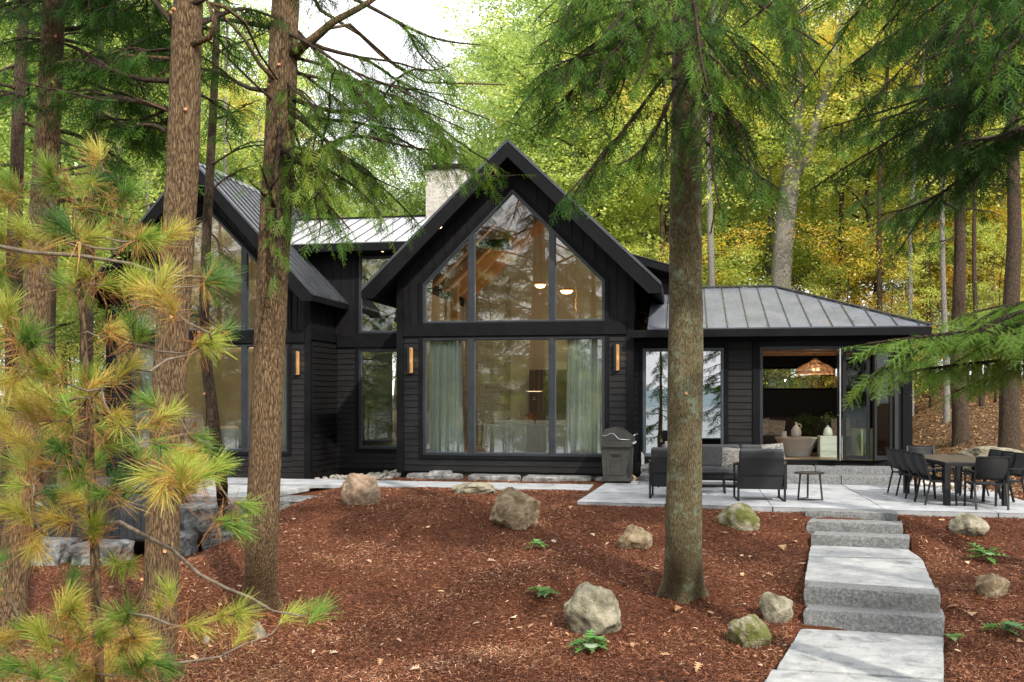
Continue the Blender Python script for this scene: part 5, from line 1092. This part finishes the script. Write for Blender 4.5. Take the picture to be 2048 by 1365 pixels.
# --- thin crooked stem
t4 = [G(447, 1035)] + pxl([(443, 960, 15.), (432, 880, 15), (420, 780, 15), (408, 690, 15), (409, 560, 15), (416, 420, 15), (425, 250, 15), (434, 60, 15), (438, -200, 15), (440, -500, 15)])
B4 = []
for (y, x1, y1, d1) in [(120, 540, 60, 14.5), (180, 330, 120, 15.5), (240, 520, 200, 15), (330, 545, 290, 14), (60, 320, 20, 15), (380, 510, 330, 15.5), (10, 520, -60, 15), (-60, 350, -120, 15), (470, 455, 520, 14.5), (560, 450, 600, 14.5), (640, 430, 700, 14.5)]:
    b(B4, 425, y, 15, x1, y1, d1, .3 if y < 400 else .2, r0=.014, start=.45 if y < 400 else .2, droop=.3, tint=.5)
hemlock('thin crooked hemlock stem between the two big reddish trunks', t4, [.10, .095, .09, .085, .08, .075, .07, .06, .05, .035, .01], 'barkdark', B4, None, .1, 4, n=20, ring=.12, nst=3)
# --- left group
t5 = pxl([(8, 1330, 11.5), (22, 1200, 11.5), (40, 1030, 11.6), (55, 850, 11.7), (72, 650, 11.8), (84, 450, 11.9), (97, 230, 12), (108, 0, 12), (116, -300, 12), (120, -900, 12)]); t5[0].z = Tz(t5[0].x, t5[0].y) - .1
B5 = []
b(B5, 100, 150, 12, 330, 230, 13, .8, tint=.3, start=.25); b(B5, 98, 220, 12, -60, 200, 10.5, .7, tint=.35); b(B5, 95, 260, 12, 260, 330, 12.8, .5, tint=.4); b(B5, 100, 60, 12, 300, 20, 13, .9, tint=.3, start=.3); b(B5, 104, 0, 12, -90, 60, 11, .9, tint=.3, start=.2); b(B5, 105, -60, 12, 260, -30, 11, .9, tint=.35, start=.3)
b(B5, 85, 420, 12, 240, 380, 13, .3, tint=.4)
hemlock('leaning hemlock trunk at the left edge seen through pine needles', t5, [.19, .17, .165, .16, .155, .15, .14, .13, .1, .03], 'barkred', B5, dict(z0=7, z1=14, n=14, Lmax=3.), .12, 5, nst=4, n=44, ring=.07)
def side_hem(label, px0, py0, d, lean, r, seed, bl, bark='barkdark', far=True, H=15, tint=.35, Lmax=3., n0=16, zc=7):
    base = W(px0, py0, d); base.z = Tz(base.x, base.y) - .1; top = W(px0 + lean, HY - (H - CH) * F / d, d); P = [base.lerp(top, k / 6) + Vector((math.sin(k * 2 + seed) * .06, 0, 0)) for k in range(7)]
    B = []
    for (y, x1, y1, dd, w) in bl:
        t = (HY - (y - HY) * -1 - HY) if 0 else 0
        A = W(px0 + lean * (py0 - y) / (py0 - (HY - (H - CH) * F / d)), y, d); B.append((A, W(x1, y1, dd), dict(width=w, tint=tint + random.gauss(0, .05), start=.3, droop=.45, ssc=1.15, step=.21, sp=.2)))
    return hemlock(label, P, [r * (1 - k / 6.6) for k in range(7)], bark, B, dict(z0=zc, z1=H - .4, n=n0 // 2, Lmax=Lmax, tint=tint) if n0 else None, .15, seed, far, n=24, ring=.2)
side_hem('dark trunk farthest left behind the leaning hemlock', 12, 800, 16, 60, .17, 6, [(180, -80, 160, 15, .7), (240, 160, 300, 16, .7), (330, -60, 330, 15, .5), (90, 190, 60, 17, .8), (0, -60, -20, 16, .9)])
side_hem('slim dark trunk left of the bedroom gable', 160, 960, 20, 60, .16, 7, [(260, 330, 260, 20, .7), (180, 60, 200, 20, .8), (330, 60, 360, 19, .6), (120, 360, 60, 21, .9), (40, 60, 20, 20, .9), (420, 260, 440, 20, .5), (320, 250, 380, 21, .6)])
side_hem('second slim trunk behind the pine sapling', 96, 930, 24, 30, .15, 8, [(300, 250, 330, 24, .8), (380, -20, 380, 24, .7), (220, -20, 200, 24, .9), (140, 260, 120, 24, 1.), (50, 0, 0, 24, 1.)])
side_hem('hemlock with bare lower limbs behind the dining table', 1921, 905, 27, -8, .22, 9, [(300, 1700, 420, 26, .9), (330, 1780, 520, 26, .8), (350, 2030, 330, 27, .8), (250, 1640, 330, 26, 1.), (180, 1700, 200, 26, 1.1), (220, 2060, 230, 27, 1.), (100, 1760, 100, 27, 1.1), (120, 2060, 90, 27, 1.1), (380, 1840, 470, 26, .6), (420, 2000, 430, 27, .3), (470, 1840, 490, 27, .2)], H=17, Lmax=3.6, tint=.42)
side_hem('hemlock trunk at the right edge behind the patio', 2020, 880, 24, 12, .24, 10, [(250, 1870, 330, 24, .9), (300, 2150, 350, 24, .9), (180, 1860, 200, 24, 1.), (100, 1900, 80, 24, 1.), (370, 1900, 360, 24, .4), (150, 2150, 150, 24, 1.)], H=17, Lmax=3.6, tint=.4)
# --- right, trunk outside the frame
B6 = []
for (y, x1, y1, dd, w, tt) in [(-50, 1700, 130, 11, 1., .3), (60, 1640, 260, 12, 1., .3), (140, 1620, 380, 12.5, .9, .35), (220, 1760, 430, 12.5, .8, .4), (20, 1850, 120, 10, 1., .3), (150, 1900, 330, 12, .9, .35), (-120, 1560, 60, 10.5, 1., .35), (280, 1900, 300, 11.5, .8, .4), (-80, 1950, 60, 9, 1., .35), (90, 1790, 230, 11.2, 1., .3),
                              (-200, 1760, 20, 9.5, 1., .35), (180, 1980, 180, 11, .9, .3), (-30, 1800, 40, 12.6, 1., .3), (60, 2010, 60, 10.5, .9, .3)]:
    b(B6, 2230, y, 13, x1, y1, dd, w, tint=tt, start=.2, droop=.6, ssc=1.1)
g6 = W(2230, 1100, 13); g6.z = Tz(g6.x, g6.y)
hemlock('hemlock beyond the right edge reaching dense boughs over the patio', [g6, W(2230, 500, 13), W(2230, 0, 13), W(2232, -600, 13), W(2232, -1300, 13)], [.24, .22, .19, .13, .03], 'barkgrey', B6, dict(z0=8, z1=15.5, n=22, Lmax=3.8), .3, 11, n=24, ring=.2)
B7 = []
for (y, x1, y1, dd, w, tt) in [(640, 1735, 688, 4.2, .15, .5), (690, 1850, 738, 4.4, .11, .55), (620, 1960, 665, 4., .16, .5), (640, 2060, 690, 4.2, .15, .5), (640, 1860, 672, 4.3, .15, .5), (655, 1985, 690, 4.2, .13, .6)]:
    b(B7, 2420, y, 4.9, x1, y1, dd, w, tint=tt, start=.1, droop=.2, ssc=.62, step=.045, sp=.045, r0=.008, wob=.02)
g7 = W(2420, 1200, 4.9); g7.z = Tz(g7.x, g7.y)
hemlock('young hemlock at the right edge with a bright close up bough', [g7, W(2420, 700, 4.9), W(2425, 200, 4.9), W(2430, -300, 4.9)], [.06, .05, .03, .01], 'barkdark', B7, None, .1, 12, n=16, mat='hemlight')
B8 = []
for (x0, y0, x1, y1, dd, w, tt) in [(2060, -420, 1480, 55, 7.2, .45, .65), (2060, -420, 1700, 40, 7., .5, .5), (2080, -350, 1900, 100, 6.8, .5, .4), (2080, -350, 2010, 200, 7.2, .5, .4), (2060, -500, 1560, -20, 6.8, .5, .55), (2060, -420, 1630, 20, 7.6, .5, .45), (2070, -420, 1800, 60, 7.8, .5, .4)]:
    b(B8, x0 + 280, y0, 7.6, x1, y1, dd, w, tint=tt, start=.3, droop=.5, ssc=.8, step=.09, sp=.09, r0=.018)
g8 = W(2340, 1300, 7.6); g8.z = Tz(g8.x, g8.y)
hemlock('hemlock off to the right whose near boughs hang into the top of the view', [g8, W(2340, 500, 7.6), W(2340, -400, 7.6), W(2340, -1500, 7.6)], [.17, .15, .12, .05], 'barkred', B8, dict(z0=7, z1=10, n=6, Lmax=2.4), .2, 13, n=20, ring=.2)
# --- white pine sapling
PD = 4.4
tp = [W(203, 1560, PD), W(197, 1250, PD), W(190, 1120, PD), W(185, 1000, PD), W(175, 800, PD), W(166, 640, PD), W(158, 540, PD), W(150, 470, PD + .1), W(146, 430, PD + .1)]
tp[0] = Vector((tp[1].x + .03, tp[1].y, Tz(tp[1].x, tp[1].y)))
pine = empty('white_pine_sapling', tp[0], 0, 'young white pine with long yellow green needles in the left foreground', 'pine sapling')
trunk_mesh('trunk', 'barkred', tp, [.026, .023, .021, .019, .016, .013, .010, .006, .003], pine, tp[0], 20, .05, .1, 21, .08)
TF = [(11, 361), (102, 366), (205, 368), (165, 416), (249, 388), (48, 454), (117, 447), (180, 362), (264, 476), (348, 465), (66, 512), (106, 457), (176, 476), (300, 478), (154, 534), (220, 567), (326, 563), (286, 567), (446, 556), (121, 556), (165, 589), (264, 648), (231, 662),
      (425, 684), (458, 655), (77, 725), (70, 681), (110, 798), (132, 805), (249, 736), (308, 802), (344, 824), (51, 820), (4, 846), (40, 882), (275, 897), (326, 897), (407, 897), (377, 908), (183, 915), (216, 860), (436, 937), (31, 924), (160, 935), (297, 951), (388, 957), (198, 986), (253, 975), (326, 979), (157, 1000),
      (106, 1030), (33, 1022), (110, 982), (183, 1052), (472, 1055), (260, 1129), (146, 1151), (146, 1209), (337, 1180), (480, 1224), (582, 1228), (640, 1222), (256, 1227), (44, 1257), (88, 1271), (135, 1224), (165, 1264), (209, 1268), (242, 1300), (293, 1304), (265, 1271), (220, 1322), (198, 1337), (242, 1337), (271, 1333), (139, 1323), (179, 1352), (0, 1279), (73, 1345),
      (15, 400), (-10, 470), (0, 560), (20, 610), (-20, 700), (10, 760), (70, 780), (180, 760), (30, 960), (70, 1090), (0, 1120), (330, 1330), (20, 1330), (110, 1355), (120, 900), (240, 850), (370, 950), (92, 330), (198, 300)]
PT = [pine_tuft(k) for k in range(6)]; pf = Fol(PT); pw = MB(); rr = random.Random(5)
nodes = []
for i in range(1, len(tp) - 1):
    for k in range(6): nodes.append((tp[i].lerp(tp[i + 1], k / 6), .011))
tl = []
for (x, y) in TF:
    dd = PD + rr.uniform(-.75, .55) * min(1, abs(x - 180) / 160 + .35); tl.append((W(x, y, dd), x, y))
def near_axis(p): return min((p - n[0]).length for n in nodes[:42])
tl.sort(key=lambda q: near_axis(q[0]))
for p, x, y in tl:
    best = None; bs_ = 1e9
    for n_, r_ in nodes:
        v = p - n_; c_ = v.length + (.35 if v.z < -.02 else 0) * v.length + (.25 * v.length if r_ > .010 else 0)
        if v.length > .12 and c_ < bs_: bs_ = c_; best = n_
    st_ = best; d_ = (p - st_); L_ = d_.length
    ctrl = [st_ + d_ * t + Vector((0, 0, -.10 * L_ * math.sin(math.pi * t))) + Vector((rr.gauss(0, .012), rr.gauss(0, .012), rr.gauss(0, .012))) * (1 if 0 < t < 1 else 0) for t in (0, .2, .4, .6, .8, 1)]
    r0 = min(.009, .0035 + .006 * L_); pw.tube(ctrl, [r0 * (1 - .12 * i) for i in range(6)], 6)
    for c_ in ctrl[2:]: nodes.append((c_, .006))
    f = (ctrl[-1] - ctrl[-2]).normalized() + Vector((rr.gauss(0, .25), rr.gauss(0, .25), rr.uniform(-.5, .5))); tint = rr.choice([.28, .4, .5, .56, .66]) + (.04 if y > 850 else 0) - (.28 if rr.random() < .25 else 0)
    pf.add(p, f, (rr.gauss(0, 1), rr.gauss(0, 1), 1), rr.uniform(.8, 1.12), tint)
    for q in range(2):
        if rr.random() < .7: c2 = ctrl[4 - q % 3] + Vector((rr.gauss(0, .02), rr.gauss(0, .02), .01)); a = f + Vector((rr.gauss(0, .6), rr.gauss(0, .6), rr.gauss(0, .3))); pf.add(c2 + a.normalized() * .05, a, (0, 0, 1), rr.uniform(.75, 1.), tint + .06)
LB = pxl([(186, 1052, 4.4), (240, 1045, 4.35), (290, 1072, 4.3), (345, 1100, 4.25), (400, 1150, 4.2), (455, 1178, 4.15), (500, 1195, 4.1), (545, 1222, 4.1), (600, 1232, 4.1)]); pw.tube(LB, [.011, .010, .009, .008, .008, .007, .006, .005, .004], 8)
LB2 = pxl([(-30, 488, 4.2), (60, 505, 4.2), (160, 512, 4.3), (262, 528, 4.2), (330, 552, 4.1), (440, 556, 4.)]); pw.tube(LB2, [.009, .009, .008, .007, .006, .004], 8)
pw.v = [tuple(Vector(v) - tp[0]) for v in pw.v]; pw.build('limbs', M['twig'], pine, smooth=True); pf.build('needles', M['pineneedle'], pine, tp[0])
# needles and leaves dropped on the roofs and patio
def scatter(name, n, P0, U, Vv, lab, l=(.02, .07)):
    P0, U, Vv = (np.array(q, float) for q in (P0, U, Vv)); a = RNG.random((n, 1)); b_ = RNG.random((n, 1)); N = np.cross(U, Vv); N /= np.linalg.norm(N); N *= np.sign(N[2]); P = P0 + U * a + Vv * b_ + N * RNG.uniform(.006, .02, (n, 1))
    th = RNG.uniform(0, 6.28, (n, 1)); u = U / np.linalg.norm(U); v = np.cross(N, u); d = u * np.cos(th) + v * np.sin(th); s = np.cross(N, d); L_ = RNG.uniform(*l, (n, 1)); w_ = L_ * RNG.uniform(.12, .4, (n, 1))
    Q = np.stack([P - d * L_ / 2, P + s * w_ / 2, P + d * L_ / 2, P - s * w_ / 2], 1).reshape(-1, 3); tag(np_mesh(name, Q, np.arange(4 * n).reshape(-1, 4), M['litter'], tint=np.repeat(RNG.random(n), 4)), lab, kind='stuff')
scatter('roof_needles', 2200, (-.8, 22.35, 3.47), (5.6, 0, 0), (-.9, 3.5, 1.22), 'brown needles and leaf bits lying on the wing roof')
scatter('roof_needles', 500, (-10.3, 25.6, 6.17), (4.2, 0, 0), (0, 3.3, 1.2), 'brown needles lying on the bright roof beside the chimney')
scatter('patio_litter', 2400, (-1.8, 17.8, .0), (7.6, 0, 0), (.2, 4.2, 0), 'needles and bits of bark blown over the patio', (.012, .05))
scatter('path_litter', 260, (-8, 20.3, -.01), (6, -.1, 0), (0, 1.1, 0), 'needles and bits of bark on the concrete path', (.012, .05))
scatter('slab_litter', 320, (1.65, 13.2, -.45), (1.4, -.2, 0), (.45, 2.6, 0), 'needles and bits of bark on the landing slabs', (.012, .045))
scatter('slab_litter', 320, (1.0, 9.9, -.91), (1.5, -.1, 0), (.5, 2.2, 0), 'needles and bits of bark on the lowest slabs', (.012, .045))
# --- small evergreens in the open
def sapling(px, py, h, lab, n=8):
    g = G(px, py); o = empty('hemlock_seedling', g, 0, lab, 'seedling'); f = Fol(HS); w = MB().tube([(0, 0, 0), (0, 0, h)], .004, 5)
    for i in range(n): a = random.uniform(0, 6.28); f.add((0, 0, h * random.uniform(.2, 1)), (math.cos(a), math.sin(a), random.uniform(.0, .9)), (0, 0, 1), h * random.uniform(.5, .9), .7)
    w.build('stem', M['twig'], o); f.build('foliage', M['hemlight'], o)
sapling(1296, 1178, .3, 'little hemlock seedling at the foot of the lichened trunk'); sapling(1112, 1325, .1, 'tiny green conifer sprig on the mulch', 5)
# --- background deciduous
def decid(name, H, seed, leafm, bark, crown0=.3, spread=.26, lobes=20, per=64, cs=1., r0=.16, temps=None, pts=None):
    random.seed(seed); o = empty(name, (0, 0, 0)); P = pts or [Vector((random.gauss(0, .02) * H * (k / 6), random.gauss(0, .02) * H * (k / 6), H * .93 * k / 6)) for k in range(7)]
    n = len(P); w = MB(); w.tube(P, [r0 * (1 - .9 * k / (n - 1)) for k in range(n)], 10); w.build('trunk', M[bark], o, smooth=True)
    f = Fol(temps or LC); lw = MB()
    for i in range(lobes):
        t = crown0 + (1 - crown0) * (i + random.random()) / lobes * .98; p, tg = along(P, t); a = i * 2.4 + random.gauss(0, .4); l = H * spread * (1 - .55 * abs(t - crown0 - .25) / .75) * random.uniform(.6, 1.15)
        e = p + Vector((math.cos(a) * l, math.sin(a) * l, l * random.uniform(.1, .75))); Q = curve(p, e, .06, 6, .05); lw.tube(Q, [r0 * .32 * (1 - .85 * k / 6) for k in range(7)], 5)
        tl_ = random.gauss(.52, .22)
        for j in range(per):
            q, d2 = along(Q, random.uniform(.25, 1.)); sp = l * .34
            layer = random.choice((-.5, -.15, .2, .5)) * sp
            c = q + Vector((random.gauss(0, .6) * sp, random.gauss(0, .6) * sp, layer + random.gauss(0, .08) * sp)); f.add(c, (random.gauss(0, 1), random.gauss(0, 1), random.gauss(0, .25)), (random.gauss(0, .25), random.gauss(0, .25), 1), cs * random.uniform(.75, 1.3), tl_ + random.gauss(0, .07) + .15 * (c.z - q.z) / max(sp, .1) * .5)
    lw.build('limbs', M[bark], o, smooth=True); f.build('crown', M[leafm], o); return o
TPL = {'lime': [decid('maple_tree', 19, 31, 'leaflime', 'barkpale', .25), decid('maple_tree', 17, 32, 'leaflime', 'barkdark', .22)],
       'green': [decid('beech_tree', 19, 33, 'leafgreen', 'barkpale', .2), decid('beech_tree', 18, 34, 'leafgreen', 'barkdark', .25)],
       'gold': [decid('golden_maple_tree', 18, 35, 'leafgold', 'barkdark', .22), decid('golden_maple_tree', 16, 36, 'leafgold', 'barkpale', .2)],
       'ulime': [decid('young_maple_tree', 7, 37, 'leaflime', 'barkdark', .15, .3, 12, 26, .8, .05, LCs)], 'ugold': [decid('young_golden_tree', 7, 38, 'leafgold', 'barkdark', .15, .3, 12, 26, .8, .05, LCs)],
       'ugreen': [decid('understory_tree', 6, 39, 'leafdark', 'barkdark', .1, .32, 12, 28, .8, .05, LCs)]}
LAB = {'lime': ('yellow green maple in the woods behind the house', 'maple tree', 'maples behind the house'), 'green': ('green beech in the woods behind the house', 'beech tree', 'beeches behind the house'), 'gold': ('golden maple in the woods behind the house', 'maple tree', 'golden maples behind the house'),
       'ulime': ('young yellow green maple in the understory', 'small tree', 'young maples in the understory'), 'ugold': ('young golden tree in the understory', 'small tree', 'young golden trees in the understory'), 'ugreen': ('dark green understory tree at the wood edge', 'small tree', 'green understory trees')}
H0 = {'lime': (19, 17), 'green': (19, 18), 'gold': (18, 16), 'ulime': (7,), 'ugold': (7,), 'ugreen': (6,)}
used = set()
def place(kind, px, d, H, k=None, pos=None):
    k = random.randrange(len(TPL[kind])) if k is None else k; src = TPL[kind][k]
    p = Vector(pos) if pos else W(px, HY, d); p.z = Tz(p.x, p.y) - .1
    o = src if (kind, k) not in used else copy_tree(src); used.add((kind, k)); s = H / H0[kind][k]
    o.location = p; o.scale = (s * random.uniform(.95, 1.15), s * random.uniform(.95, 1.15), s); o.rotation_euler = (random.gauss(0, .03), random.gauss(0, .03), random.uniform(0, 6.28)); a, b_, c_ = LAB[kind]; tag(o, a, b_, c_); return o
random.seed(77)
row1 = [(-60, 27, 15, 'green'), (30, 33, 18, 'green'), (90, 26, 16, 'green'), (130, 38, 19, 'lime'), (240, 40, 18, 'green'), (300, 46, 20, 'green'), (380, 44, 17, 'green'), (460, 44, 16, 'lime'), (560, 42, 14, 'green'), (660, 46, 15, 'green'), (760, 44, 13, 'green'), (860, 46, 14, 'lime'), (960, 42, 16, 'green'), (1060, 40, 18, 'green'), (1110, 45, 21, 'green'),
        (1170, 38, 19, 'green'), (1250, 42, 21, 'green'), (1330, 38, 18, 'lime'), (1430, 44, 21, 'lime'), (1530, 40, 19, 'green'), (1650, 44, 19, 'gold'), (1750, 38, 17, 'lime'), (1850, 42, 18, 'gold'), (1950, 38, 16, 'gold'), (2060, 40, 18, 'gold'), (2150, 34, 16, 'lime')]
for px, d, H, k in row1: place(k, px, d, H)
for i in range(24):
    px = -120 + i * 98; lo = 540 < px < 1010; place(random.choice(['green', 'green', 'lime'] if px < 1350 else ['gold', 'lime', 'green']), px + random.uniform(-25, 25), random.uniform(52, 60), (15 if lo else 23) * random.uniform(.9, 1.1))
for i in range(24):
    px = -100 + i * 96; lo = 520 < px < 1040; place(random.choice(['green', 'green', 'green', 'lime'] if px < 1350 else ['gold', 'lime', 'green']), px + random.uniform(-25, 25), random.uniform(70, 84), (17 if lo else 28) * random.uniform(.9, 1.1))
for px, d, H, k in [(1190, 35, 8, 'ulime'), (1290, 36, 8, 'ulime'), (1440, 35, 8, 'ugold'), (1500, 37, 8, 'ulime'), (1620, 36, 7, 'ulime'), (1700, 35, 8, 'ugold'), (1780, 34, 7, 'ugold'), (1860, 33, 6.5, 'ulime'), (1930, 36, 7, 'ugold'), (1990, 32, 6.5, 'ulime'), (2060, 34, 7, 'ugold'), (1840, 40, 6, 'ugreen'), (1900, 44, 7, 'ugold'), (1970, 46, 7, 'ulime'), (2040, 44, 7, 'ugold'),
                    (1560, 34, 4.5, 'ugreen'), (1640, 35, 5, 'ugold'), (1600, 40, 6, 'ugreen'), (60, 30, 7, 'ulime'), (140, 32, 7, 'ugreen'), (200, 36, 8, 'ulime'), (-20, 28, 7, 'ulime'), (100, 40, 8, 'ulime'), (230, 44, 8, 'ulime'), (320, 42, 9, 'ulime'), (30, 48, 8, 'ugold'), (170, 50, 8, 'ulime'), (650, 42, 10, 'ulime'), (780, 41, 10, 'ulime'), (930, 40, 9, 'ulime')]: place(k, px, d, H)
for i in range(46):
    px = random.uniform(1740, 2150) if i < 30 else random.uniform(-100, 300); place(random.choice(['ugold', 'ulime', 'ugreen']), px, random.uniform(38, 64), random.uniform(4.5, 9))
# pale forked trunk behind the wing
pb = W(1556, 640, 36); pb.z = Tz(pb.x, pb.y); pp = [pb] + pxl([(1560, 575, 36), (1570, 450, 36), (1583, 350, 36), (1593, 250, 36), (1600, 100, 36), (1606, -150, 36)])
fk = empty('forked_tree', pb, 0, 'pale grey forked trunk rising behind the right wing roof', 'tree'); trunk_mesh('trunk', 'barkpale', pp, [.42, .38, .36, .34, .28, .2, .08], fk, pb, 24, .25, .1, 41)
w = MB().tube([p - pb for p in pxl([(1590, 345, 36), (1612, 318, 36), (1625, 270, 36), (1660, 150, 36), (1690, 0, 36)])], [.26, .22, .2, .15, .06], 12); w.build('limb', M['barkpale'], fk, smooth=True)
f = Fol(LC)
for i in range(500):
    c = W(random.uniform(1440, 1800), random.uniform(-380, 260), random.uniform(34, 38)); f.add(c - pb, (random.gauss(0, 1), random.gauss(0, 1), .2), (0, 0, 1), random.uniform(.8, 1.3), random.gauss(.5, .15))
f.build('crown', M['leafgold'], fk)
# slender bare-stemmed trunks
for i, (px, py, d, r, lean) in enumerate([(1415, 700, 34, .16, 5), (1325, 700, 36, .09, 3), (1215, 700, 38, .14, -40), (1448, 700, 40, .1, 10), (245, 900, 30, .14, -8), (215, 900, 34, .12, 5), (283, 900, 36, .1, 10), (1745, 760, 34, .12, 15), (1815, 780, 33, .1, 12), (1868, 800, 35, .09, -10), (1980, 800, 36, .12, 12), (1665, 700, 38, .13, 10), (440, 700, 40, .12, 8), (20, 820, 27, .12, 10), (1885, 880, 30, .1, 6), (1960, 850, 31, .09, -5)]):
    p0 = W(px, py, d); p0.z = Tz(p0.x, p0.y) - .1; p1 = W(px + lean * 3, -200, d); o = empty('slender_tree', p0, 0, 'slender bare stemmed tree in the woods behind the house', 'tree', 'slender trees behind the house'); Q = [p0.lerp(p1, k / 8) + Vector((.12 * math.sin(k + i), 0, 0)) - p0 for k in range(9)]
    trunk_mesh('trunk', 'barkpale' if i % 2 == 0 else 'barkdark', Q, [r * (1 - k / 11) for k in range(9)], o, (0, 0, 0), 12, .4, .1, i); f = Fol(LC); lw = MB()
    for j in range(8):
        q, _ = along(Q, random.uniform(.35, 1)); a = random.uniform(0, 6.28); e_ = q + Vector((math.cos(a) * 2, math.sin(a) * 2, 1.2)); lw.tube([q, (q + e_) / 2 + Vector((0, 0, .1)), e_], [.03, .02, .01], 5)
        for _ in range(14): f.add(e_ + Vector((random.gauss(0, .8), random.gauss(0, .8), random.gauss(0, .4))), (random.gauss(0, 1), random.gauss(0, 1), .1), (0, 0, 1), random.uniform(.8, 1.2), random.gauss(.5, .2))
    lw.build('limbs', M['barkdark'], o); f.build('crown', M['leaflime'], o)
# --- woods behind the camera (seen mirrored in the windows, and shading the slope)
random.seed(99)
hb = None
for i, (x, y, H) in enumerate([(-7.5, -6, 17), (-10.5, -3, 18), (-13.5, -7, 18), (-16, -1, 17), (-5.2, -11, 18), (4.5, -7, 18), (7.5, -2, 17), (9.5, 5, 17), (-20, 3, 17), (12, -8, 18), (-9, -13, 18), (-20, -6, 18), (-24, -3, 17), (-28, -7, 18), (-33, -4, 17), (-37, -10, 18), (-26, -12, 18), (-15, -12, 17), (-31, 2, 16), (2.4, -15, 13), (-1.6, -19, 12)]):
    if hb is None:
        fol = Fol(HF); wd = MB(); hb = empty('hemlock_tree', (0, 0, 0)); P = [Vector((math.sin(k) * .05, math.cos(k) * .05, 17 * k / 8)) for k in range(9)]; trunk_mesh('trunk', 'barkred', P, [.24 * (1 - k / 9) for k in range(9)], hb, (0, 0, 0), 16, .3, .2, 5)
        upper_crown(fol, wd, P[0], P[-1], 3.5, 16.6, 46, 3.3, tint=.45); wd.build('limbs', M['barkdark'], hb); fol.build('crown', M['hemneedle'], hb); o = hb
    else: o = copy_tree(hb)
    o.location = (x, y, Tz(x, y) - .1); s = H / 17; o.scale = (s, s, s); o.rotation_euler = (0, 0, i * 1.7); tag(o, 'tall hemlock on the lake side, mirrored in the house windows', 'hemlock tree', 'hemlocks on the lake side')
for i, (x, y, H, k) in enumerate([(-7, -17, 15, 'green'), (-12, -15, 15, 'lime'), (-17, -14, 15, 'green'), (-10, -9, 6, 'ulime'), (-14, -11, 6, 'ugreen'), (-6.5, -8, 5, 'ulime'), (7, -14, 14, 'lime'), (12, -12, 15, 'green'), (-22, -8, 15, 'lime'), (-4.2, -14, 6, 'ulime')] + [(-4. - 1.1 * k - (k % 2) * .5, 3.0 - (k * 5 % 7) * .9, 3.6 + (k % 3) * .8, ('ulime', 'ugreen', 'ugreen')[k % 3]) for k in range(22)] + [(-4. - .95 * k, -2.5 - (k * 7 % 9) * .7, 5.2 + (k % 4) * .6, ('ulime', 'ugreen', 'ulime')[k % 3]) for k in range(34)] + [(-4. - 1.5 * k + (k % 3) * .4, -16 + (k * 7 % 9), 4.5 + k % 4, ('ulime', 'ugreen', 'ulime')[k % 3]) for k in range(26)] + [(-24 - 4 * k, -17 + (k % 3) * 2, 15, ('green', 'lime')[k % 2]) for k in range(5)]):
    o = place(k, 0, 0, H, 0, (x, y, 0)); tag(o, 'leafy tree on the lake bank, mirrored in the house windows', 'tree', 'leafy trees on the lake bank')
# ================================================================== LIGHT, SKY, CAMERA
SUN_EL, SUN_AZ = R(40), R(142)      # azimuth clockwise from +Y (the house's far side)
sd3 = Vector((math.sin(SUN_AZ) * math.cos(SUN_EL), math.cos(SUN_AZ) * math.cos(SUN_EL), math.sin(SUN_EL)))
sl = bpy.data.lights.new('sun', 'SUN'); sl.energy = 3.9; sl.angle = R(1.2); sl.color = (1, .93, .82); so_ = bpy.data.objects.new('sun', sl); C.objects.link(so_); so_.rotation_euler = (-sd3).to_track_quat('-Z', 'Y').to_euler()
wd_ = bpy.data.worlds.new('World'); bpy.context.scene.world = wd_; wd_.use_nodes = True; nt = wd_.node_tree; nt.nodes.clear(); L = nt.links.new
wo = nt.nodes.new('ShaderNodeOutputWorld'); sk = nd(nt, 'ShaderNodeTexSky', sky_type='NISHITA', sun_disc=False, sun_elevation=SUN_EL, sun_rotation=SUN_AZ, altitude=200., dust_density=2.)
bg1 = nd(nt, 'ShaderNodeBackground', i_Strength=.11); L(sk.outputs[0], bg1.inputs[0])
bg2 = nd(nt, 'ShaderNodeBackground', i_Strength=1.65); bg2.inputs[0].default_value = (.97, .98, 1., 1)
tc = nd(nt, 'ShaderNodeTexCoord'); mp = nd(nt, 'ShaderNodeMapping'); mp.inputs['Scale'].default_value = (1, 1, 2.6); L(tc.outputs['Generated'], mp.inputs[0])
nz = nd(nt, 'ShaderNodeTexNoise', i_Scale=2.3, i_Detail=7., i_Roughness=.6); L(mp.outputs[0], nz.inputs['Vector']); mr = nd(nt, 'ShaderNodeMapRange', i_1=.30, i_2=.44, i_3=.4, i_4=1.); L(nz.outputs[0], mr.inputs[0])
mx = nd(nt, 'ShaderNodeMixShader'); L(mr.outputs[0], mx.inputs[0]); L(bg1.outputs[0], mx.inputs[1]); L(bg2.outputs[0], mx.inputs[2]); L(mx.outputs[0], wo.inputs[0])
cam = bpy.data.cameras.new('camera'); co = bpy.data.objects.new('camera', cam); C.objects.link(co); bpy.context.scene.camera = co
co.location = (0, 0, CH); co.rotation_euler = (R(90), 0, YAW); cam.sensor_width = 36; cam.lens = F / 2048 * 36; cam.shift_y = (HY - 682.5) / 2048; cam.clip_end = 3000; cam.clip_start = .05
cam.dof.use_dof = True; cam.dof.focus_distance = 17; cam.dof.aperture_fstop = 8
sc = bpy.context.scene; sc.view_settings.view_transform = 'Standard'; sc.view_settings.look = 'None'; sc.view_settings.exposure = .55; sc.view_settings.gamma = 1
sc.render.engine = 'CYCLES'; cy_ = sc.cycles; cy_.max_bounces = 7; cy_.diffuse_bounces = 3; cy_.glossy_bounces = 4; cy_.transparent_max_bounces = 12; cy_.transmission_bounces = 4; cy_.use_denoising = True; cy_.caustics_reflective = False; cy_.caustics_refractive = False; cy_.sample_clamp_indirect = 6
try: sc.render.use_persistent_data = False
except Exception: pass
